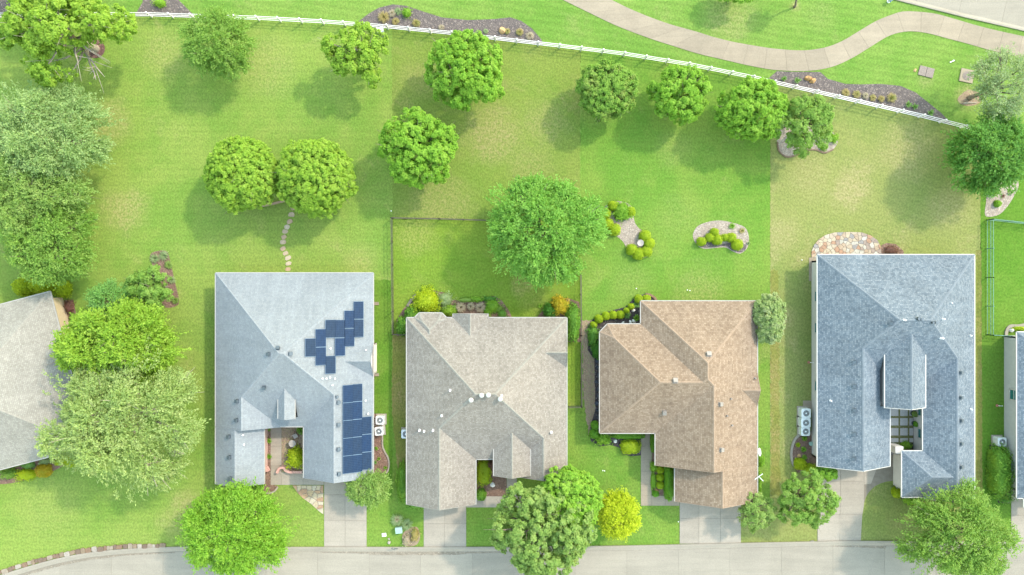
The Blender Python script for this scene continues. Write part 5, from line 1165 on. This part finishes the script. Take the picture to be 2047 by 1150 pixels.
rock('pale blue grey rock in the entry bed of the brown house', 1230, 882, 4, 4, .25, 'rock_white', 9, 'rock', 'rock')
shrub('round shrub against the right wall of the brown house', 1521, 921, 8, 13, 1.0, 'bright', 148)
shrub('low green strip against the lower right wall of the brown house', 1519, 968, 3, 24, .5, 'bright', 149, p=4, loose=.1)
for i in range(9):
    y = 722 + i * 14; rock(f'dark stone along the left wall of the brown house, {WORD[i]} from the top', 1194 + (i % 3) * 2, y, 4.5, 6, .3, 'pot', 60 + i, 'stone', 'stone', 'dark stones along the left wall')
for i, (x, y, s_) in enumerate(((1464, 452, 9), (1484, 461, 8), (1497, 486, 4))):
    tuft(('green leafy plant at the upper edge of the kidney bed', 'reddish sparse plant at the right of the kidney bed', 'small pale plant at the right tip of the kidney bed')[i], x, y, s_, .45, ('bright', 'bronze', 'pale')[i], 150 + i, n=90, w=.05, name='garden_plant', cat='plant', group='kidney bed plants')
c = W3(1280, 486, .7); root = empty('birdbath', (c.x, c.y, 0), 'round pale stone birdbath among the clipped boxwood balls', 'birdbath')
mb = MB(); mb.lathe([(.05, .62), (.26, .7), (.33, .8), (.30, .8), (.22, .74), (.02, .73)], (0, 0, 0), 22); mb.build('basin', M['bath'], root, True)
mb = MB(); mb.lathe([(.2, 0), (.18, .06), (.09, .12), (.08, .5), (.12, .64)], (0, 0, 0), 14); mb.build('pedestal', M['bath'], root, True)
# island bed, corner bed
shrub('small green plant at the right of the sandy tree island', 1668, 276, 9, 9, .6, 'bright', 160, loose=.2)
shrub('low plant in the middle of the sandy tree island', 1648, 293, 8, 8, .5, 'bright', 161, loose=.25)
shrub('pale plant near the right rim of the sandy tree island', 1643, 278, 9, 7, .5, 'pale', 162, loose=.3)
shrub('round light green shrub in the sandy corner bed on the right', 1996, 407, 7, 7, .6, 'bright', 163)
shrub('bright shrub at the foot of the dark spreading oak', 1990, 380, 11, 10, .9, 'bright', 164, loose=.2)
border('bed_border', 'short white arched border stone in the right corner bed', [(2013, 387), (2018, 387), (2022, 390)], .12, .12, 'kerb')
tuft('sparse reddish plant in the right corner bed', 2006, 392, 7, .3, 'plum', 165, n=50, w=.04, name='garden_plant', cat='plant', group=None)
# slate blue house
shrub('yellow green round shrub at the lower left of the slate blue house', 1601, 929, 13, 12, 1.0, 'chartreuse', 170, leaf=.09)
shrub('olive shrub next to the round yellow one by the slate blue house', 1621, 938, 13, 10, .9, 'box', 171, loose=.15)
for i, (x, y, w) in enumerate(((1609, 877, 'top'), (1596, 890, 'left'), (1607, 899, 'lower middle'), (1609, 915, 'bottom'))):
    tuft(f'small green plant, {w} in the bed with white arc border', x, y, 7 if i != 1 else 6, .45, 'bright' if i != 1 else 'chartreuse', 172 + i, n=110, w=.06, name='garden_plant', cat='plant', group='arc bed plants')
rock('tan stone in the bed with white arc border', 1597, 911, 4, 4, .25, 'boulder', 12)
mb = MB(); c = W3(1619, 886, 0); mb.lathe([(.14, 0), (.2, .3), (.22, .34), (.18, .34), (.16, .3)], c, 14); tag(mb.build('plant_pot', M['util_green']), 'dark green pot against the wall in the arc bed', 'pot')
shrub('yellow shrub at the left garage corner of the slate blue house', 1794, 986, 9, 11, .9, 'chartreuse', 180, leaf=.09)
shrub('green shrub under the front eave beside the large kerb tree', 1822, 1001, 14, 10, .9, 'bright', 181, loose=.2)
shrub('dark red bush under the front eave beside the large kerb tree', 1846, 1000, 10, 9, 1.2, 'plum', 182, loose=.2)
shrub('bright shrub at the foot of the white entry pier', 1812, 891, 11, 8, .7, 'bright', 183, loose=.2)
for i, (x, y, pal, w) in enumerate(((1827, 826, 'olive', 'upper'), (1829.5, 846, 'boxdark', 'lower'))):
    c = W3(x - 4, y, 0); root = empty('potted_plant', c, f'potted shrub in the slate blue house courtyard, {w} one', 'potted plant', 'courtyard pots')
    mb = MB(); mb.lathe([(.2, 0), (.28, .4), (.3, .42), (.25, .42), (.24, .38), (.02, .38)], (0, 0, 0), 16); mb.build('pot', M['pot'], root)
    s_ = shrub('x', 1023.5, 575, 6, 6, .55, pal, 185 + i, leaf=.08); s_.name = 'foliage'; s_.parent = root; s_.location = (.05, 0, .4)
    for kk in ('label', 'category', 'group'): del s_[kk]
shrub('purple leaved plant beside the flagstone patio', 1784, 500, 14, 9, .6, 'plum', 190, loose=.3)
shrub('tall bright clipped hedge between the slate blue and far right houses', 2003, 945, 20, 52, 1.9, 'hedge', 191, p=4, loose=.08, leaf=.12, name='hedge', cat='hedge')
shrub('leafy remnant at the lower end of the tall clipped hedge', 2012, 1000, 15, 7, .6, 'deep', 192, loose=.3)
shrub('green planting behind the far right house', 2045, 657, 20, 4, .5, 'box', 193, p=3, loose=.15)
rock('grey rock at the white border behind the far right house', 2021, 660, 5, 4, .35, 'rock_white', 14)
# planting along the white fence
FB = [(766, 33, 14, 'bronze', .8), (783, 26, 9, 'straw', .6), (795, 22, 9, 'pale', .6), (790, 42, 9, 'bronze', .6), (831, 45, 10, 'bronze', .8), (882, 54, 7, 'straw', .5), (971, 62, 6, 'pale', .4), (1014, 62, 7, 'bronze', .5), (1039, 63, 9, 'bronze', .6), (1059, 71, 10, 'straw', .6),
      (1692, 185, 10, 'bronze', .6), (1714, 188, 10, 'bronze', .6), (1731, 191, 8, 'straw', .5), (1746, 195, 8, 'bronze', .5), (1763, 197, 8, 'bronze', .6), (1784, 195, 12, 'bronze', .8)]
WORD_ = ['first', 'second', 'third', 'fourth', 'fifth', 'sixth', 'seventh', 'eighth', 'ninth', 'tenth']
for i, (x, y, r_, pal, h) in enumerate(FB):
    w = f'{WORD[i]} from left in the longer western fence bed' if i < 10 else f'{WORD[i - 10]} from left in the eastern fence bed'
    tuft(f'tan and green grass tuft, {w}', x, y, r_, h, pal, 200 + i, n=240, w=.055, group='fence bed grasses')
for i, (x, y, r_, w) in enumerate(((1568, 157, 7, 'leftmost'), (1595, 160, 8, 'left of the orange boulder'), (1817, 208, 8, 'right of middle'), (1830, 213, 8, 'second from right'), (1862, 225, 9, 'rightmost'))):
    tuft(f'spiky bluish yucca in the eastern fence bed, {w}', x, y, r_, .6, 'blue', 230 + i, n=60, w=.07, arch=.3, name='yucca', cat='yucca', group='fence bed yuccas')
shrub('leafy shrub at the back of the western fence bed', 813, 24, 9, 10, .7, 'bright', 240, loose=.3)
shrub('small shrub in the corner fence bed by the sprawling tree', 318, 5, 12, 9, .7, 'bright', 241, loose=.3)
rock('orange tan boulder in the western fence bed', 1004, 62, 8, 7, .45, 'boulder', 21)
rock('orange boulder in the eastern fence bed, left lump', 1615, 157, 7, 5, .45, 'boulder', 22)
rock('orange boulder in the eastern fence bed, right lump', 1624, 162, 7, 5, .4, 'boulder', 23)
# ------------------------------------------------------------------ street side and common items
tuft('pale feathery grass clump by the green utility box, left one', 793, 1041, 15, 1.0, 'pale', 250, n=260)
tuft('straw topped grass in the middle of the left kerb bed clump', 793, 1039, 8, 1.15, 'straw', 255, n=140)
tuft('pale grass clump by the green utility box, right one', 813, 1050, 14, .8, 'pale', 251, n=220)
shrub('brown dry shrub near the kerb, right one', 829, 1070, 8, 13, .7, 'bronze', 252, loose=.3); shrub('brown dry shrub near the kerb, left one', 813, 1081, 8, 11, .6, 'straw', 253, loose=.3)
c = W3(797, 1061, .6); root = empty('utility_box', (c.x, c.y, 0), 'pale green utility box on the lawn by the kerb', 'utility box', rz=.1)
mb = MB(); mb.box((0, 0, .3), (.62, .55, .56)); mb.build('cabinet', M['util_green'], root); mb = MB(); mb.add([(-.34, -.31, .58), (.34, -.31, .58), (.34, .31, .66), (-.34, .31, .66), (-.34, -.31, .54), (.34, -.31, .54), (.34, .31, .54), (-.34, .31, .54)], [[0, 1, 2, 3], [4, 5, 1, 0], [5, 6, 2, 1], [6, 7, 3, 2], [7, 4, 0, 3]]); mb.build('lid', M['util_green'], root)
def meter(px, py, label, mat='util_white', w=.42):
    c = W3(px, py); root = empty('meter_box', c, label, 'meter box', None, .1); mb = MB(); mb.box((0, 0, .04), (w, w * .8, .1)); mb.build('cover', M[mat], root)
    mb = MB(); mb.box((0, 0, .1), (w * .6, w * .45, .02)); mb.build('lid', M[mat], root)
meter(768, 1069, 'small white meter cover on the lawn left of the utility box'); meter(1187.5, 1060.5, 'small white meter cover on the lawn near the yellow tree'); meter(1623, 1083, 'small meter cover at the kerb between right driveways', 'vent_brown', .3)
rock('larger round tan stone on the lawn by the kerb', 778, 1084.5, 3.6, 3.4, .2, 'bath', 41, 'stone', 'stone'); rock('smaller round pale stone on the lawn by the kerb', 777.5, 1077.5, 2.2, 2.2, .14, 'bath', 42, 'stone', 'stone')
rock('pale stone lying at the kerb beneath the tall grey green tree', 1179, 1082, 4, 6, .2, 'bath', 43, 'stone', 'stone')
c = W3(789, 1092, .0); root = empty('kerb_stand', c, 'dark metal stand with two bent legs at the kerb', 'stand')
for sx in (-.2, .2): mb = MB(); mb.tube([(sx * 1.6, -.25, .02), (sx, .0, .75), (sx * .4, .1, .8)], .035, 6); mb.build('leg', M['vent'], root)
mb = MB(); mb.tube([(-.2, 0, .75), (0, -.12, .62), (.2, 0, .75)], .03, 6); mb.build('crossbar', M['vent'], root)
c = W3(1776, 3, .0); root = empty('fire_hydrant', c, 'white and blue fire hydrant at the top edge by the kerb', 'hydrant')
mb = MB(); mb.lathe([(.17, 0), (.17, .05), (.11, .07), (.11, .5), (.15, .52), (.15, .56)], (0, 0, 0), 14); mb.build('barrel', M['util_white'], root)
mb = MB(); mb.lathe([(.14, .56), (.13, .64), (.07, .72), (.03, .74), (.03, .79)], (0, 0, 0), 14); mb.build('bonnet', M['blue_pot'], root)
for t in (0, math.pi, -math.pi / 2): mb = MB(); mb.tube([(0, 0, .4), (.22 * math.cos(t), .22 * math.sin(t), .4)], .065, 8); mb.build('nozzle', M['blue_pot'], root)
c = W3(762, 63, .0); root = empty('junction_box', c, 'pale grey junction box below the white fence', 'utility box', rz=.2); mb = MB(); mb.box((0, 0, .28), (.55, .45, .56)); mb.build('cabinet', M['util_white'], root); mb = MB(); mb.box((0, 0, .59), (.62, .52, .06)); mb.build('lid', M['util_white'], root)
c = W3(1932, 152); root = empty('manhole', c, 'round manhole cover set in a square concrete slab', 'manhole', rz=-.2)
mb = MB(); mb.box((0, 0, .05), (1.35, 1.3, .12)); mb.build('slab', M['path'], root); mb = MB(); mb.lathe([(.44, .1), (.44, .135), (.40, .14), (.02, .14)], (0, 0, 0), 24)
for r_ in (.3, .18): mb.tube([(r_ * math.cos(t), r_ * math.sin(t), .14) for t in np.linspace(0, 6.2832, 21)], .015, 4, cap=False)
mb.build('cover', M['iron_grey'], root)
c = W3(1851, 144); root = empty('valve_cover', c, 'flat brown grey valve vault cover on the grass', 'vault cover', rz=-.25)
for sx in (-.38, .38): mb = MB(); mb.box((sx, 0, .05), (.72, .95, .1)); mb.build('cover_plate', M['iron_grey'], root)
mb = MB(); a = W3(1899, 125, .08); b = W3(1908, 121, .08); mb.tube([a, b], .05, 6); mb.tube([(a + b) / 2, (a + b) / 2 + Vector((.1, .12, .12))], .04, 6); tag(mb.build('marker_pipe', M['pipe']), 'short white pipe lying in the grass near the manhole', 'pipe')
mb = MB(); mb.tube([W3(1925, 207, .06), W3(1938, 205.5, .12), W3(1952, 205, .06)], [.08, .1, .05], 7); mb.tube([W3(1938, 205.5, .12), W3(1946, 199, .2)], .03, 5); tag(mb.build('fallen_branch', M['bark_pale']), 'pale fallen branch on the bare patch beyond the fence', 'branch')
rock('orange stone beside the valve vault cover', 1829, 141, 2.5, 4, .12, 'boulder', 50, 'stone', 'stone')
def downspout(px, py, label, dirx):
    c = W3(px, py, .0); root = empty('splash_block', c, label, 'splash block', 'splash blocks'); mb = MB(); mb.box((0, 0, .03), (.55, .3, .06)); mb.build('base', M['path'], root)
    for sy in (-.13, .13): mb = MB(); mb.box((0, sy, .08), (.55, .05, .06)); mb.build('side_lip', M['path'], root)
downspout(752, 607, 'tan splash block beside the solar house, upper one', 1); downspout(752, 749, 'tan splash block beside the solar house, lower one', 1)
def ornament(px, py, label, mat):
    c = W3(px, py, .0); root = empty('yard_faucet', c, label, 'faucet'); mb = MB(); mb.tube([(0, 0, 0), (0, 0, .5), (.25, 0, .55)], .04, 6); mb.build('pipe', M['pipe'], root); mb = MB(); mb.lathe([(.02, .0), (.14, .02), (.14, .06), (.02, .07)], (-.15, 0, .3), 10); mb.build('hose_reel', M[mat], root)
ornament(1617, 724, 'small hose tap by the left wall of the slate blue house', 'terracotta'); ornament(1992, 810, 'small reddish hose tap by the far right house wall', 'terracotta')
for i, (x, y, w) in enumerate(((1205, 941, 'left of the pair above the yellow tree'), (1208.5, 941.5, 'right of the pair above the yellow tree'), (1374, 580, 'behind the brown house, left of two'), (1379, 581, 'behind the brown house, right of two'), (1272, 577, 'behind the brown house, alone on the lawn'), (782, 422, 'outside the iron fence corner'), (1603, 520, 'on the lawn left of the flagstone patio'), (1356, 1043, 'at the left edge of the wide double driveway'))):
    c = W3(x, y); root = None; mb = MB(); mb.lathe([(.05, 0), (.05, .05), (.035, .06), (.035, .08)], c, 10); tag(mb.build('sprinkler_head', M['pipe']), 'small white lawn sprinkler cap, ' + w, 'sprinkler', 'lawn sprinklers')
